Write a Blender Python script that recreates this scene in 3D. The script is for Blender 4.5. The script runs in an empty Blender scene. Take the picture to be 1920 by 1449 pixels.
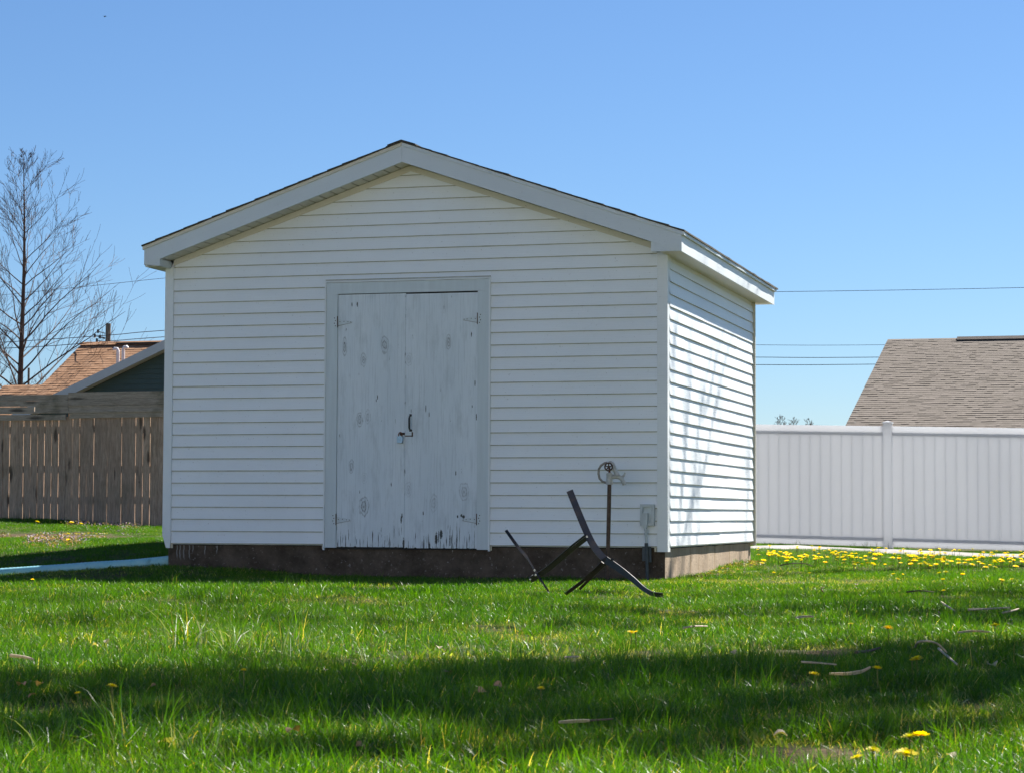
import bpy, math, random
import numpy as np
from mathutils import Vector, noise
random.seed(7); rng = np.random.default_rng(7)
R = math.radians
S = bpy.context.scene
COL = S.collection

# ------------------------------------------------------------------ camera
CAM = np.array([3.599, -17.397, 0.510]); FPX = 4175.14
YAW, PIT, ROL = -0.27417, 0.05752, 0.00352
_fw = np.array([math.sin(YAW)*math.cos(PIT), math.cos(YAW)*math.cos(PIT), math.sin(PIT)])
_rt = np.array([math.cos(YAW), -math.sin(YAW), 0.0]); _up = np.cross(_rt, _fw)
_c, _s = math.cos(ROL), math.sin(ROL)
RT = _c*_rt + _s*_up; UP = -_s*_rt + _c*_up
cd = bpy.data.cameras.new('camera'); cam = bpy.data.objects.new('camera', cd); COL.objects.link(cam)
from mathutils import Matrix
m = Matrix.Identity(4)
for i in range(3):
    m[i][0] = RT[i]; m[i][1] = UP[i]; m[i][2] = -_fw[i]; m[i][3] = CAM[i]
cam.matrix_world = m
cd.sensor_fit = 'HORIZONTAL'; cd.sensor_width = 36.0; cd.lens = 36.0*FPX/1920.0
cd.clip_start = 0.05; cd.clip_end = 3000
cd.dof.use_dof = True; cd.dof.focus_distance = 17.0; cd.dof.aperture_fstop = 22.0
S.camera = cam

# ------------------------------------------------------------------ sky and sun
SUN_EL, SUN_AZ = R(45.5), R(65.5)           # azimuth measured from +X towards +Y
SV = Vector((math.cos(SUN_EL)*math.cos(SUN_AZ), math.cos(SUN_EL)*math.sin(SUN_AZ), math.sin(SUN_EL)))
W = bpy.data.worlds.new("World"); S.world = W; W.use_nodes = True
wn = W.node_tree; wn.nodes.clear()
sky = wn.nodes.new('ShaderNodeTexSky'); sky.sky_type = 'NISHITA'; sky.sun_disc = False
sky.sun_elevation = SUN_EL; sky.sun_rotation = math.pi/2 - SUN_AZ
sky.altitude = 0; sky.air_density = 1.0; sky.dust_density = 0.15; sky.ozone_density = 10.0
bg = wn.nodes.new('ShaderNodeBackground'); bg.inputs[1].default_value = 0.047   # about 0.12 after exposure
wo = wn.nodes.new('ShaderNodeOutputWorld')
wn.links.new(sky.outputs[0], bg.inputs[0]); wn.links.new(bg.outputs[0], wo.inputs[0])
sd = bpy.data.lights.new('sun', 'SUN'); sd.energy = 5.0; sd.angle = R(0.53); sd.color = (1.0, 0.955, 0.88)
so = bpy.data.objects.new('sun', sd); COL.objects.link(so)
so.rotation_euler = SV.to_track_quat('Z', 'Y').to_euler(); so.location = (10, 10, 30)
S.view_settings.view_transform = 'Standard'; S.view_settings.look = 'None'
S.view_settings.exposure = 1.33; S.view_settings.gamma = 1.0; S.view_settings.use_curve_mapping = False
S.cycles.max_bounces = 8; S.cycles.diffuse_bounces = 4; S.cycles.transmission_bounces = 4

# ------------------------------------------------------------------ layout helpers
def ray(u, v): return _fw + RT*(u-960)/FPX - UP*(v-724.5)/FPX
def at_depth(u, v, d): return Vector(CAM + ray(u, v)*d)
def at_y(u, v, y):
    d = ray(u, v); return Vector(CAM + d*(y-CAM[1])/d[1])
CP = np.array([(0,0,.0),(-2.2,-.3,-.01),(-4.4,-.2,.075),(-5.2,0,.02),(-6,0,-.05),(-7,0,-.07),(-6,-1.5,-.06),(-4.5,-1.5,-.02),(0,4.1,.075),(-4.5,4.3,.15),(-16.6,20,.40),(-13.5,20,.27),(-8,8,.17),(-10,4,.10),
               (-2,16.3,.06),(1.85,16.3,-.02),(6,16,-.05),(1.5,8,.03),(3,2,.0),(1,-4,-.01),(-2,-4,.02),(2.5,-9,0),(-1,-9,.02),
               (2.4,-13,-.01),(4,-14,0),(6,-8,0),(-6,-6,.03),(3.6,-17.4,-.02),(-16,28,.4),(0,30,0),(-30,40,.4),(40,40,0),(-40,-20,0),(30,-30,0),(-4,13,.14)])
def gz(x, y):
    d2 = (CP[:,0]-x)**2 + (CP[:,1]-y)**2 + 0.15
    w = 1.0/d2**1.6
    z = float((w*CP[:,2]).sum()/w.sum())
    z += 0.018*noise.noise((x*0.9, y*0.9, 3.1)) + 0.008*noise.noise((x*2.7, y*2.7, 9.1))
    return z
def gp(u, v, h=0.0):
    z = 0.02
    for _ in range(14):
        d = ray(u, v)
        if d[2] > -1e-4: break
        t = (z+h-CAM[2])/d[2]; p = CAM + d*t
        z = 0.5*z + 0.5*gz(p[0], p[1])
    return Vector((p[0], p[1], gz(p[0], p[1])))

# ------------------------------------------------------------------ mesh helpers
ORG = {}
class MB:
    def __init__(s): s.v = []; s.f = []; s.c = None
    def add(s, vs, fs):
        o = len(s.v); s.v += [tuple(p) for p in vs]; s.f += [tuple(i+o for i in f) for f in fs]; return s
    def box(s, x0, x1, y0, y1, z0, z1):
        return s.add([(x0,y0,z0),(x1,y0,z0),(x1,y1,z0),(x0,y1,z0),(x0,y0,z1),(x1,y0,z1),(x1,y1,z1),(x0,y1,z1)],
                     [(0,3,2,1),(4,5,6,7),(0,1,5,4),(1,2,6,5),(2,3,7,6),(3,0,4,7)])
    def prism(s, poly, axis, a, b):
        """poly: list of 2D points, extruded along axis ('x': poly=(y,z), 'y': poly=(x,z), 'z': poly=(x,y))"""
        n = len(poly)
        def P(p, t): return {'x': (t, p[0], p[1]), 'y': (p[0], t, p[1]), 'z': (p[0], p[1], t)}[axis]
        vs = [P(p, a) for p in poly] + [P(p, b) for p in poly]
        fs = [tuple(range(n)), tuple(range(2*n-1, n-1, -1))] + [(i, i+n, (i+1) % n+n, (i+1) % n) for i in range(n)]
        return s.add(vs, fs)
    def tube(s, pts, rad, n=8, cap=True):
        pts = [Vector(p) for p in pts]; k = len(pts)
        if not hasattr(rad, '__len__'): rad = [rad]*k
        vs = []; t0 = (pts[1]-pts[0]).normalized()
        a = Vector((0,0,1)) if abs(t0.z) < .9 else Vector((1,0,0))
        nrm = t0.cross(a).normalized()
        for i, p in enumerate(pts):
            t = (pts[min(i+1,k-1)]-pts[max(i-1,0)]).normalized()
            nrm = (nrm - t*nrm.dot(t)).normalized(); b = t.cross(nrm)
            for j in range(n):
                an = 2*math.pi*j/n
                vs.append(p + (nrm*math.cos(an)+b*math.sin(an))*rad[i])
        fs = [(i*n+j, i*n+(j+1) % n, (i+1)*n+(j+1) % n, (i+1)*n+j) for i in range(k-1) for j in range(n)]
        if cap: fs += [tuple(range(n-1,-1,-1)), tuple(range((k-1)*n, k*n))]
        return s.add(vs, fs)
    def strip(s, pts, w, t, wdir):
        """flat bar: width w along wdir, thickness t, following pts"""
        pts = [Vector(p) for p in pts]; k = len(pts); vs = []
        for i, p in enumerate(pts):
            tg = (pts[min(i+1,k-1)]-pts[max(i-1,0)]).normalized()
            wd = Vector(wdir[i] if hasattr(wdir[0], '__len__') else wdir); wd = (wd - tg*wd.dot(tg)).normalized()
            nn = tg.cross(wd); ww = w[i] if hasattr(w, '__len__') else w
            for a, b in ((-1,-1),(1,-1),(1,1),(-1,1)): vs.append(p + wd*(a*ww/2) + nn*(b*t/2))
        fs = [(i*4+j, i*4+(j+1) % 4, (i+1)*4+(j+1) % 4, (i+1)*4+j) for i in range(k-1) for j in range(4)]
        fs += [(3,2,1,0), tuple(range((k-1)*4, k*4))]
        return s.add(vs, fs)
    def build(s, name, mat, parent=None, smooth=False, cols=None):
        me = bpy.data.meshes.new(name)
        o = ORG.get(parent.name, Vector((0,0,0))) if parent else Vector((0,0,0))
        me.from_pydata([(p[0]-o.x, p[1]-o.y, p[2]-o.z) for p in s.v], [], s.f)
        if mat: me.materials.append(mat)
        if smooth:
            me.polygons.foreach_set('use_smooth', [True]*len(me.polygons))
            try: me.set_sharp_from_angle(angle=R(40))
            except Exception: pass
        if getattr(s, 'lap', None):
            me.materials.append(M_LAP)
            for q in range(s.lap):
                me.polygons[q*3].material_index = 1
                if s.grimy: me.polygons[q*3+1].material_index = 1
        me.update()
        ob = bpy.data.objects.new(name, me); COL.objects.link(ob)
        if parent: ob.parent = parent; ORG[ob.name] = o
        else: ORG[ob.name] = Vector((0,0,0))
        return ob
def fixn(ob):
    import bmesh
    b = bmesh.new(); b.from_mesh(ob.data); bmesh.ops.recalc_face_normals(b, faces=b.faces); b.to_mesh(ob.data); b.free(); return ob
def tag(o, label=None, cat=None, group=None, kind=None):
    if label: o['label'] = label
    if cat: o['category'] = cat
    if group: o['group'] = group
    if kind: o['kind'] = kind
    return o
def thing(name, loc, label, cat, group=None):
    o = bpy.data.objects.new(name, None); o.empty_display_size = .1; COL.objects.link(o)
    o.location = loc; ORG[o.name] = Vector(loc); return tag(o, label, cat, group)

# ------------------------------------------------------------------ material helpers
class N:
    def __init__(s, name):
        s.m = bpy.data.materials.new(name); s.m.use_nodes = True; s.t = s.m.node_tree; s.t.nodes.clear()
        s.out = s.n('ShaderNodeOutputMaterial'); s.pos = s.n('ShaderNodeNewGeometry').outputs['Position']
    def n(s, ty, **k):
        nd = s.t.nodes.new(ty)
        for a, b in k.items(): setattr(nd, a, b)
        return nd
    def l(s, a, b):
        if hasattr(a, 'links') or isinstance(a, bpy.types.NodeSocket): s.t.links.new(a, b)
        else: b.default_value = a
    def math(s, op, a, b=0.0, c=0.0, clamp=False):
        nd = s.n('ShaderNodeMath', operation=op); nd.use_clamp = clamp
        s.l(a, nd.inputs[0]); s.l(b, nd.inputs[1]); s.l(c, nd.inputs[2]); return nd.outputs[0]
    def vm(s, op, a, b=(0,0,0)):
        nd = s.n('ShaderNodeVectorMath', operation=op); s.l(a, nd.inputs[0]); s.l(b, nd.inputs[1])
        return nd.outputs['Value'] if op in ('LENGTH','DOT_PRODUCT','DISTANCE') else nd.outputs[0]
    def noise(s, scale, detail=4, rough=.55, vec=None, sc=(1,1,1), dist=0.0):
        nd = s.n('ShaderNodeTexNoise'); nd.inputs['Scale'].default_value = scale
        nd.inputs['Detail'].default_value = detail; nd.inputs['Roughness'].default_value = rough
        nd.inputs['Distortion'].default_value = dist
        v = vec if vec is not None else s.pos
        if sc != (1,1,1): v = s.vm('MULTIPLY', v, sc)
        s.l(v, nd.inputs['Vector']); return nd.outputs['Fac']
    def mr(s, v, a, b, c=0.0, d=1.0, smooth=False):
        nd = s.n('ShaderNodeMapRange')
        if smooth: nd.interpolation_type = 'SMOOTHSTEP'
        s.l(v, nd.inputs[0]); s.l(a, nd.inputs[1]); s.l(b, nd.inputs[2]); s.l(c, nd.inputs[3]); s.l(d, nd.inputs[4]); return nd.outputs[0]
    def mix(s, f, a, b, mode='MIX'):
        nd = s.n('ShaderNodeMix', data_type='RGBA', blend_type=mode)
        s.l(f, nd.inputs[0])
        for q, i in ((a,6),(b,7)):
            if isinstance(q, tuple): nd.inputs[i].default_value = (*q, 1) if len(q) == 3 else q
            else: s.t.links.new(q, nd.inputs[i])
        return nd.outputs[2]
    def bump(s, h, dist=.002, st=1.0):
        nd = s.n('ShaderNodeBump'); nd.inputs['Distance'].default_value = dist; nd.inputs['Strength'].default_value = st
        s.l(h, nd.inputs['Height']); return nd.outputs[0]
    def bsdf(s, col, rough=.5, normal=None, metal=0.0, spec=.5):
        b = s.n('ShaderNodeBsdfPrincipled')
        if isinstance(col, tuple): b.inputs['Base Color'].default_value = (*col, 1)
        else: s.l(col, b.inputs['Base Color'])
        s.l(rough, b.inputs['Roughness']); s.l(metal, b.inputs['Metallic'])
        b.inputs['Specular IOR Level'].default_value = spec
        if normal is not None: s.l(normal, b.inputs['Normal'])
        s.l(b.outputs[0], s.out.inputs[0]); return b
def simple(name, col, rough=.6, var=.12, scale=6, metal=0.0, bump=0.0, bscale=60, spec=.5, sc=(1,1,1)):
    k = N(name); f = k.noise(scale, 5, .6, sc=sc)
    c = k.mix(k.mr(f, .3, .7), tuple(x*(1-var) for x in col), tuple(min(1, x*(1+var)) for x in col))
    nb = k.bump(k.noise(bscale, 4, .6, sc=sc), bump) if bump else None
    k.bsdf(c, rough, nb, metal, spec); return k.m

# vinyl siding: faint wood emboss, grime specks along laps
def vinyl(name, col, grime=.5):
    k = N(name)
    big = k.noise(1.1, 4, .6); c = k.mix(k.mr(big, .3, .7), col, tuple(x*.93 for x in col))
    g = k.noise(9, 6, .7, sc=(1.2, 1.2, 2.5)); c = k.mix(k.math('MULTIPLY', k.mr(g, .58, .8), .28*grime), c, (.42,.40,.30))
    sp = k.noise(70, 2, .5); c = k.mix(k.math('MULTIPLY', k.mr(sp, .70, .76), .7*grime), c, (.16,.14,.1))
    gr = k.noise(30, 4, .6, sc=(.15, .15, 6)); h = k.math('ADD', gr, k.math('MULTIPLY', k.noise(3, 2), 1.5))
    k.bsdf(c, .42, k.bump(h, .0012), spec=.4); return k.m
M_SID = vinyl('white_vinyl_siding', (.86,.90,.92))
M_LAP = simple('grimy_lap_shadow_edge', (.40,.40,.31), .8, .35, 9)  # old grime, with the lap shadow painted into the edge colour
M_TRIM = vinyl('white_vinyl_trim', (.81,.85,.86), .4)
M_CREAM = vinyl('cream_vinyl_trim', (.72,.68,.56), .8)
M_RAKE = vinyl('grey_white_fascia', (.68,.74,.77), .35)
M_SOFF = vinyl('soffit_vinyl', (.74,.72,.66), .5)
M_CASE = simple('painted_casing', (.62,.69,.71), .55, .05, 3, bump=.0008, bscale=25, sc=(8,8,.6))
M_DARKGAP = simple('dark_gap', (.03,.03,.028), .9)
M_SHING_D = simple('dark_shingle_edge', (.07,.062,.05), .95, .4, 40, bump=.003, bscale=200)

# weathered plywood doors
def door_mat():
    k = N('weathered_plywood_paint')
    P = k.pos
    grain = k.noise(26, 6, .65, sc=(3.2, 1, .11)); fine = k.noise(120, 3, .6, sc=(2.5, 1, .06))
    big = k.noise(2.2, 4, .6, sc=(1.5, 1, .6))
    c = k.mix(k.mr(big, .3, .7), (.68,.75,.79), (.76,.82,.85))
    c = k.mix(k.math('MULTIPLY', k.mr(grain, .50, .70), .35), c, (.36,.41,.43))
    soft = k.noise(5.5, 5, .65, sc=(1.8, 1, .5)); c = k.mix(k.math('MULTIPLY', k.mr(soft, .52, .72), .38), c, (.38,.43,.44))
    wob = k.noise(26, 4, .65, sc=(1.3, 1, .5))
    rings = None
    for (x, z, rx, rz, st) in [(-2.741,1.894,.022,.085,.9),(-2.388,1.905,.037,.075,.9),(-2.574,1.786,.028,.066,.7),(-2.177,1.784,.035,.06,.35),(-1.837,1.921,.026,.066,.8),
                           (-2.604,1.296,.03,.066,.8),(-2.534,1.319,.028,.066,.5),(-2.674,.908,.024,.062,.8),(-2.561,.579,.05,.085,1.0),(-2.559,.813,.03,.05,.25),
                           (-2.174,.718,.03,.075,.35),(-1.956,.606,.034,.08,.4),(-1.697,.701,.045,.08,.6)]:
        d = k.vm('MULTIPLY', k.vm('SUBTRACT', P, (x, 0, z)), (1/rx, 0, 1/rz))
        r = k.math('ADD', k.vm('LENGTH', d), k.math('MULTIPLY', wob, 1.0))
        ring = k.math('MULTIPLY', k.mr(k.math('SINE', k.math('MULTIPLY', r, 15.0)), .1, .9), k.mr(r, 1.75, 1.2, smooth=True))
        ring = k.math('MULTIPLY', k.math('ADD', k.math('MULTIPLY', ring, .75), k.math('MULTIPLY', k.mr(r, 1.6, .5, smooth=True), .45)), st)
        rings = ring if rings is None else k.math('MAXIMUM', rings, ring)
    c = k.mix(k.math('MULTIPLY', rings, k.mr(fine, .4, .6, .35, 1.0)), c, (.13,.145,.14))
    chips = k.math('MULTIPLY', k.mr(k.noise(34, 4, .6, sc=(1.6, 1, .22)), .705, .725), 1.0)
    sep = k.n('ShaderNodeSeparateXYZ'); k.l(P, sep.inputs[0]); Z = sep.outputs[2]; X = sep.outputs[0]
    low = k.mr(Z, .52, .24)
    wear = k.mr(k.math('ADD', k.noise(42, 5, .65, sc=(2.2, 1, .10)), k.math('MULTIPLY', low, .14)), .68, .72)
    wear = k.math('MULTIPLY', wear, k.mr(Z, .8, .45))
    seam = k.math('MULTIPLY', k.mr(k.math('ABSOLUTE', k.math('SUBTRACT', X, -2.208)), .010, .002), k.mr(k.noise(30, 4, sc=(1,1,.4)), .56, .70))
    mask = k.math('MAXIMUM', k.math('MAXIMUM', chips, wear), seam)
    for (x, z, rx, rz) in [(-1.933,.315,.012,.05),(-1.892,.35,.012,.035),(-1.912,.33,.004,.06),(-1.816,.299,.005,.05),(-1.80,.305,.004,.04),(-1.701,.496,.012,.014),(-1.72,.505,.009,.012),(-1.751,.496,.006,.012),(-1.64,1.978,.004,.02),
                       (-1.608,1.582,.004,.024),(-2.046,.52,.004,.016),(-2.633,2.25,.005,.022),(-2.679,2.248,.004,.018),(-1.769,.85,.004,.018),(-2.449,1.48,.004,.02),(-2.46,1.45,.003,.012),
                       (-2.236,.468,.006,.03),(-2.029,1.381,.003,.03),(-2.0,1.33,.003,.02),(-1.595,1.31,.004,.03),(-2.215,.27,.008,.05),(-2.155,1.36,.002,.02),(-2.23,.50,.005,.02),(-1.99,.26,.005,.03)]:
        d = k.vm('MULTIPLY', k.vm('SUBTRACT', P, (x, 0, z)), (1/rx, 0, 1/rz))
        r = k.math('ADD', k.vm('LENGTH', d), k.math('MULTIPLY', k.math('SUBTRACT', k.noise(90, 2), .5), 1.4))
        mask = k.math('MAXIMUM', mask, k.mr(r, 1.1, .8))
    c = k.mix(mask, c, k.mix(k.noise(50, 2), (.035,.04,.038), (.12,.125,.115)))
    h = k.math('SUBTRACT', k.math('ADD', grain, k.math('MULTIPLY', rings, -.8)), k.math('MULTIPLY', mask, 1.5))
    k.bsdf(c, .7, k.bump(h, .0016), spec=.3); return k.m
M_DOOR = door_mat()

def concrete(name, front):
    k = N(name)
    sep = k.n('ShaderNodeSeparateXYZ'); k.l(k.pos, sep.inputs[0])
    b = k.noise(5, 6, .7, sc=(1,1,.6)); c = k.mix(k.mr(b, .3, .72), (.36,.27,.19), (.50,.39,.28))
    st = k.noise(9, 4, .6, sc=(1,1.6,.12)); c = k.mix(k.math('MULTIPLY', k.mr(st, .58, .74), .75), c, (.30,.19,.075))
    st2 = k.noise(14, 4, .6, vec=k.vm('ADD', k.pos, (3,7,1)), sc=(1,1.5,.15)); c = k.mix(k.math('MULTIPLY', k.mr(st2, .56, .7), .5), c, (.22,.19,.16))
    pit = k.noise(75, 2, .5); c = k.mix(k.mr(pit, .68, .72), c, (.08,.07,.06))
    # front face: shade painted into its dirty colour, with pale aggregate and lime drips
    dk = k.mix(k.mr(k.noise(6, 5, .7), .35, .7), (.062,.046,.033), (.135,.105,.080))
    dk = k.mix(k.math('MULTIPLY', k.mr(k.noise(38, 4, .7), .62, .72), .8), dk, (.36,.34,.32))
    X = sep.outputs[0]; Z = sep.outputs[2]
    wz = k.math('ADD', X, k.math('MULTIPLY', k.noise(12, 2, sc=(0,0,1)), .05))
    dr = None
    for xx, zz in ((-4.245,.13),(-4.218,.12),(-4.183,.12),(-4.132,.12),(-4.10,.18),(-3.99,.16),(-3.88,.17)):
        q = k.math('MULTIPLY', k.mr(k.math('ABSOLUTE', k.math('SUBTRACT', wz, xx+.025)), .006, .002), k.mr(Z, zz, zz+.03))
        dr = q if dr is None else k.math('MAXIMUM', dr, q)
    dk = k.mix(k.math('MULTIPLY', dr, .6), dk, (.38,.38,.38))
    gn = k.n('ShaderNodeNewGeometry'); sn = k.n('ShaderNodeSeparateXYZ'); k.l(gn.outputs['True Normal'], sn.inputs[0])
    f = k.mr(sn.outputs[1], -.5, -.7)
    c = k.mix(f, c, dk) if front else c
    h = k.math('SUBTRACT', k.noise(18, 6, .7), k.math('MULTIPLY', k.mr(pit, .66, .72), .6))
    k.bsdf(c, .92, k.bump(h, .008), spec=.2); return k.m
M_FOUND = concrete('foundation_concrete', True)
M_PATH = simple('pale_concrete', (.29,.27,.25), .9, .3, 6, bump=.004, bscale=40)

def wood(name, a, b, moss=.3, horiz=False):
    k = N(name); oi = k.n('ShaderNodeObjectInfo'); rnd = oi.outputs['Random']
    off = k.n('ShaderNodeCombineXYZ'); k.l(k.math('MULTIPLY', rnd, 37.0), off.inputs[0]); k.l(k.math('MULTIPLY', rnd, 91.0), off.inputs[2])
    v = k.vm('ADD', k.pos, off.outputs[0])
    sc = (.25,1,3) if horiz else (3,1,.22)
    g = k.noise(16, 6, .65, vec=v, sc=sc, dist=.6); c = k.mix(k.mr(g, .32, .68), a, b)
    c = k.mix(k.math('MULTIPLY', k.mr(k.noise(40, 3, .6, vec=v, sc=sc), .5, .75), .5), c, tuple(x*.35 for x in a))
    c = k.mix(.5, c, k.mix(rnd, (.75,.75,.75), (1.25,1.22,1.15)), 'MULTIPLY')
    c = k.mix(1.0, c, (1.25,1.25,1.25), 'MULTIPLY')
    kn = k.n('ShaderNodeTexVoronoi'); kn.inputs['Scale'].default_value = 1.0
    k.l(k.vm('MULTIPLY', v, (1.2,0,5) if horiz else (5,0,1.35)), kn.inputs['Vector'])
    kd = k.math('ADD', kn.outputs['Distance'], k.math('MULTIPLY', k.noise(20, 2, vec=v), .10))
    c = k.mix(k.math('MULTIPLY', k.mr(kd, .30, .18), .8), c, tuple(x*.22 for x in a))
    c = k.mix(k.math('MULTIPLY', k.mr(k.noise(1.8, 4, .6), .52, .72), moss), c, (.085,.088,.04))
    k.bsdf(c, .85, k.bump(g, .004), spec=.2); return k.m
M_WOOD = wood('weathered_fence_wood', (.27,.18,.118), (.50,.355,.25), .3)
M_WOODH = wood('weathered_rail_wood', (.25,.20,.15), (.42,.34,.26), .7, True)
def fence_vinyl(nm_, tr_):
    k = N(nm_); f = k.noise(.8, 5, .6, sc=(1,1,.2)); c = k.mix(k.mr(f, .3, .7), (.79,.795,.815), (.85,.855,.87))
    b = k.bsdf(c, .4, k.bump(k.noise(12, 4, sc=(1,1,.2)), .0006)); t = k.n('ShaderNodeBsdfTranslucent'); k.l(c, t.inputs[0])
    mx = k.n('ShaderNodeMixShader'); mx.inputs[0].default_value = tr_
    k.l(b.outputs[0], mx.inputs[1]); k.l(t.outputs[0], mx.inputs[2]); k.l(mx.outputs[0], k.out.inputs[0]); return k.m
M_WFENCE = fence_vinyl('white_vinyl_fence', .39); M_WPOST = fence_vinyl('white_vinyl_fence_frame', .52)

def metal_dark():
    k = N('dark_rusty_metal'); f = k.noise(14, 6, .65)
    c = k.mix(k.mr(f, .5, .75), (.016,.014,.013), (.055,.032,.022))
    k.bsdf(c, k.mr(f, .3, .7, .35, .6), k.bump(k.noise(90, 3), .0006), metal=.3, spec=.6); return k.m
M_BLACK = metal_dark()
M_RUST = simple('rusted_pipe', (.10,.065,.045), .75, .45, 30, metal=.2, bump=.001, bscale=120)
M_HYD = simple('worn_hydrant_enamel', (.50,.49,.45), .5, .25, 25, bump=.001, bscale=80)
M_RUST2 = simple('orange_rust', (.20,.07,.03), .85, .5, 60, bump=.001, bscale=150)
M_BOLT = simple('zinc_bolt', (.6,.6,.58), .35, .15, 60, metal=.6)
M_GRAYBOX = simple('grey_outlet_plastic', (.50,.55,.56), .5, .08, 12)
M_SLATE = simple('slate_plastic', (.06,.075,.085), .6, .2, 20)
M_LOCK = simple('blue_steel', (.28,.42,.55), .35, .15, 40, metal=.4)
M_TEAL = None
def pipe_mat():
    k = N('turquoise_drain_pipe'); f = k.noise(7, 5, .6)
    c = k.mix(k.mr(f, .3, .75), (.20,.50,.56), (.36,.60,.62))
    c = k.mix(k.math('MULTIPLY', k.mr(k.noise(16, 4, .7, sc=(1,1,.5)), .56, .72), .5), c, (.08,.16,.15))
    k.bsdf(c, .45); return k.m
M_TEAL = pipe_mat()

def shingle_mat(name, a, b, dark, sx, sz):
    k = N(name); oi = k.n('ShaderNodeObjectInfo')
    off = k.n('ShaderNodeCombineXYZ'); k.l(k.math('MULTIPLY', oi.outputs['Random'], 53.0), off.inputs[0])
    v = k.vm('MULTIPLY', k.vm('ADD', k.pos, off.outputs[0]), (sx, 0, 0))
    vo = k.n('ShaderNodeTexVoronoi'); vo.inputs['Scale'].default_value = 1.0; k.l(v, vo.inputs['Vector'])
    sepc = k.n('ShaderNodeSeparateColor'); k.l(vo.outputs['Color'], sepc.inputs[0])
    c = k.mix(sepc.outputs[0], a, b)
    gr = k.noise(160, 2, .5); c = k.mix(k.mr(gr, .5, .8), c, dark)
    c = k.mix(k.math('MULTIPLY', k.mr(k.noise(1.2, 4, .6), .4, .75), .25), c, tuple(x*.7 for x in a))
    k.bsdf(c, .95, k.bump(gr, .003), spec=.15); return k.m
M_SH_TAN = shingle_mat('tan_roof_shingles', (.32,.175,.095), (.42,.245,.145), (.16,.09,.06), 5, 0)
M_SH_GREY = shingle_mat('taupe_roof_shingles', (.160,.138,.114), (.200,.172,.147), (.13,.105,.09), 7, 0)
M_GREEN = simple('dark_green_siding', (.035,.065,.06), .6, .1, 4)
M_BLUEGREY = simple('grey_blue_rake_board', (.42,.47,.50), .5, .05, 4)
M_PVC = simple('white_pvc', (.75,.72,.72), .4, .05, 10)
M_HWALL2 = simple('bounce_house_siding', (.78,.79,.79), .7, .05, 2)  # wall of the unseen house added for bounce light
M_HWALL = simple('beige_house_wall', (.45,.42,.38), .7, .08, 2)
def bark(name, a, b):
    k = N(name); g = k.noise(9, 6, .7, sc=(2.5,2.5,.5)); k.bsdf(k.mix(k.mr(g, .3, .7), a, b), .9, k.bump(g, .01), spec=.2); return k.m
M_BARK = bark('grey_brown_bark', (.06,.042,.033), (.14,.10,.08))
M_TWIG = simple('reddish_twigs', (.075,.045,.035), .8, .3, 3)
M_TWIG2 = simple('pale_grey_twigs', (.24,.21,.18), .8, .3, 3)
M_WIRE = simple('black_cable', (.05,.055,.06), .6)
M_POLE = bark('utility_pole_wood', (.16,.125,.10), (.26,.20,.165))

def veg(name, base=None, attr=True, rough=.45, trans=.5, patch=True, spec=.35, hue=(1.0,1.0,1.0)):
    k = N(name)
    if attr:
        a = k.n('ShaderNodeVertexColor'); a.layer_name = 'Col'; c = a.outputs[0]
    else: c = k.mix(0.0, base, base)
    oi = k.n('ShaderNodeObjectInfo')
    c = k.mix(1.0, c, k.mix(oi.outputs['Random'], (.50,.58,.5), (1.35,1.22,1.3)), 'MULTIPLY')
    if patch:
        f = k.noise(.7, 5, .6); c = k.mix(1.0, c, k.mix(k.mr(f, .34, .66), (.78,.86,1.0), (1.30,1.14,.85)), 'MULTIPLY')
        f2 = k.noise(2.3, 5, .65, vec=k.vm('ADD', k.pos, (5,3,0)))
        c = k.mix(k.math('MULTIPLY', k.mr(f2, .60, .76), .5), c, (.20,.17,.06))
    d = k.n('ShaderNodeBsdfPrincipled'); k.l(c, d.inputs['Base Color']); d.inputs['Roughness'].default_value = rough
    d.inputs['Specular IOR Level'].default_value = spec
    t = k.n('ShaderNodeBsdfTranslucent'); k.l(k.mix(1.0, c, (1.65,1.80,.20), 'MULTIPLY'), t.inputs[0])
    mx = k.n('ShaderNodeMixShader'); mx.inputs[0].default_value = trans
    k.l(d.outputs[0], mx.inputs[1]); k.l(t.outputs[0], mx.inputs[2]); k.l(mx.outputs[0], k.out.inputs[0]); return k.m
M_GRASS = veg('grass_blades', rough=.36, spec=.32, trans=.5)
M_PALE = veg('bleached_grass', rough=.4, spec=.4, trans=.12, patch=False)
M_PETAL = veg('dandelion_petals', (.85,.66,.015), False, .6, .35, False, .2)
M_STEM = veg('dandelion_stem', (.14,.16,.05), False, .5, .3, False)
M_PURPLE = veg('small_wildflowers', None, True, .6, .3, False)
M_DEAD = veg('dead_leaf', (.30,.19,.11), False, .7, .2, False)
M_DEADP = veg('pale_dead_leaf', (.62,.50,.38), False, .7, .2, False)
M_STICK = simple('dead_stick', (.42,.34,.25), .85, .35, 15, bump=.002, bscale=60)
M_STICKD = simple('dark_stick', (.07,.05,.04), .9, .3, 15, bump=.002, bscale=60)
M_CROWN = veg('fresh_tree_leaves', (.05,.08,.02), False, .5, .12, False)

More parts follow.
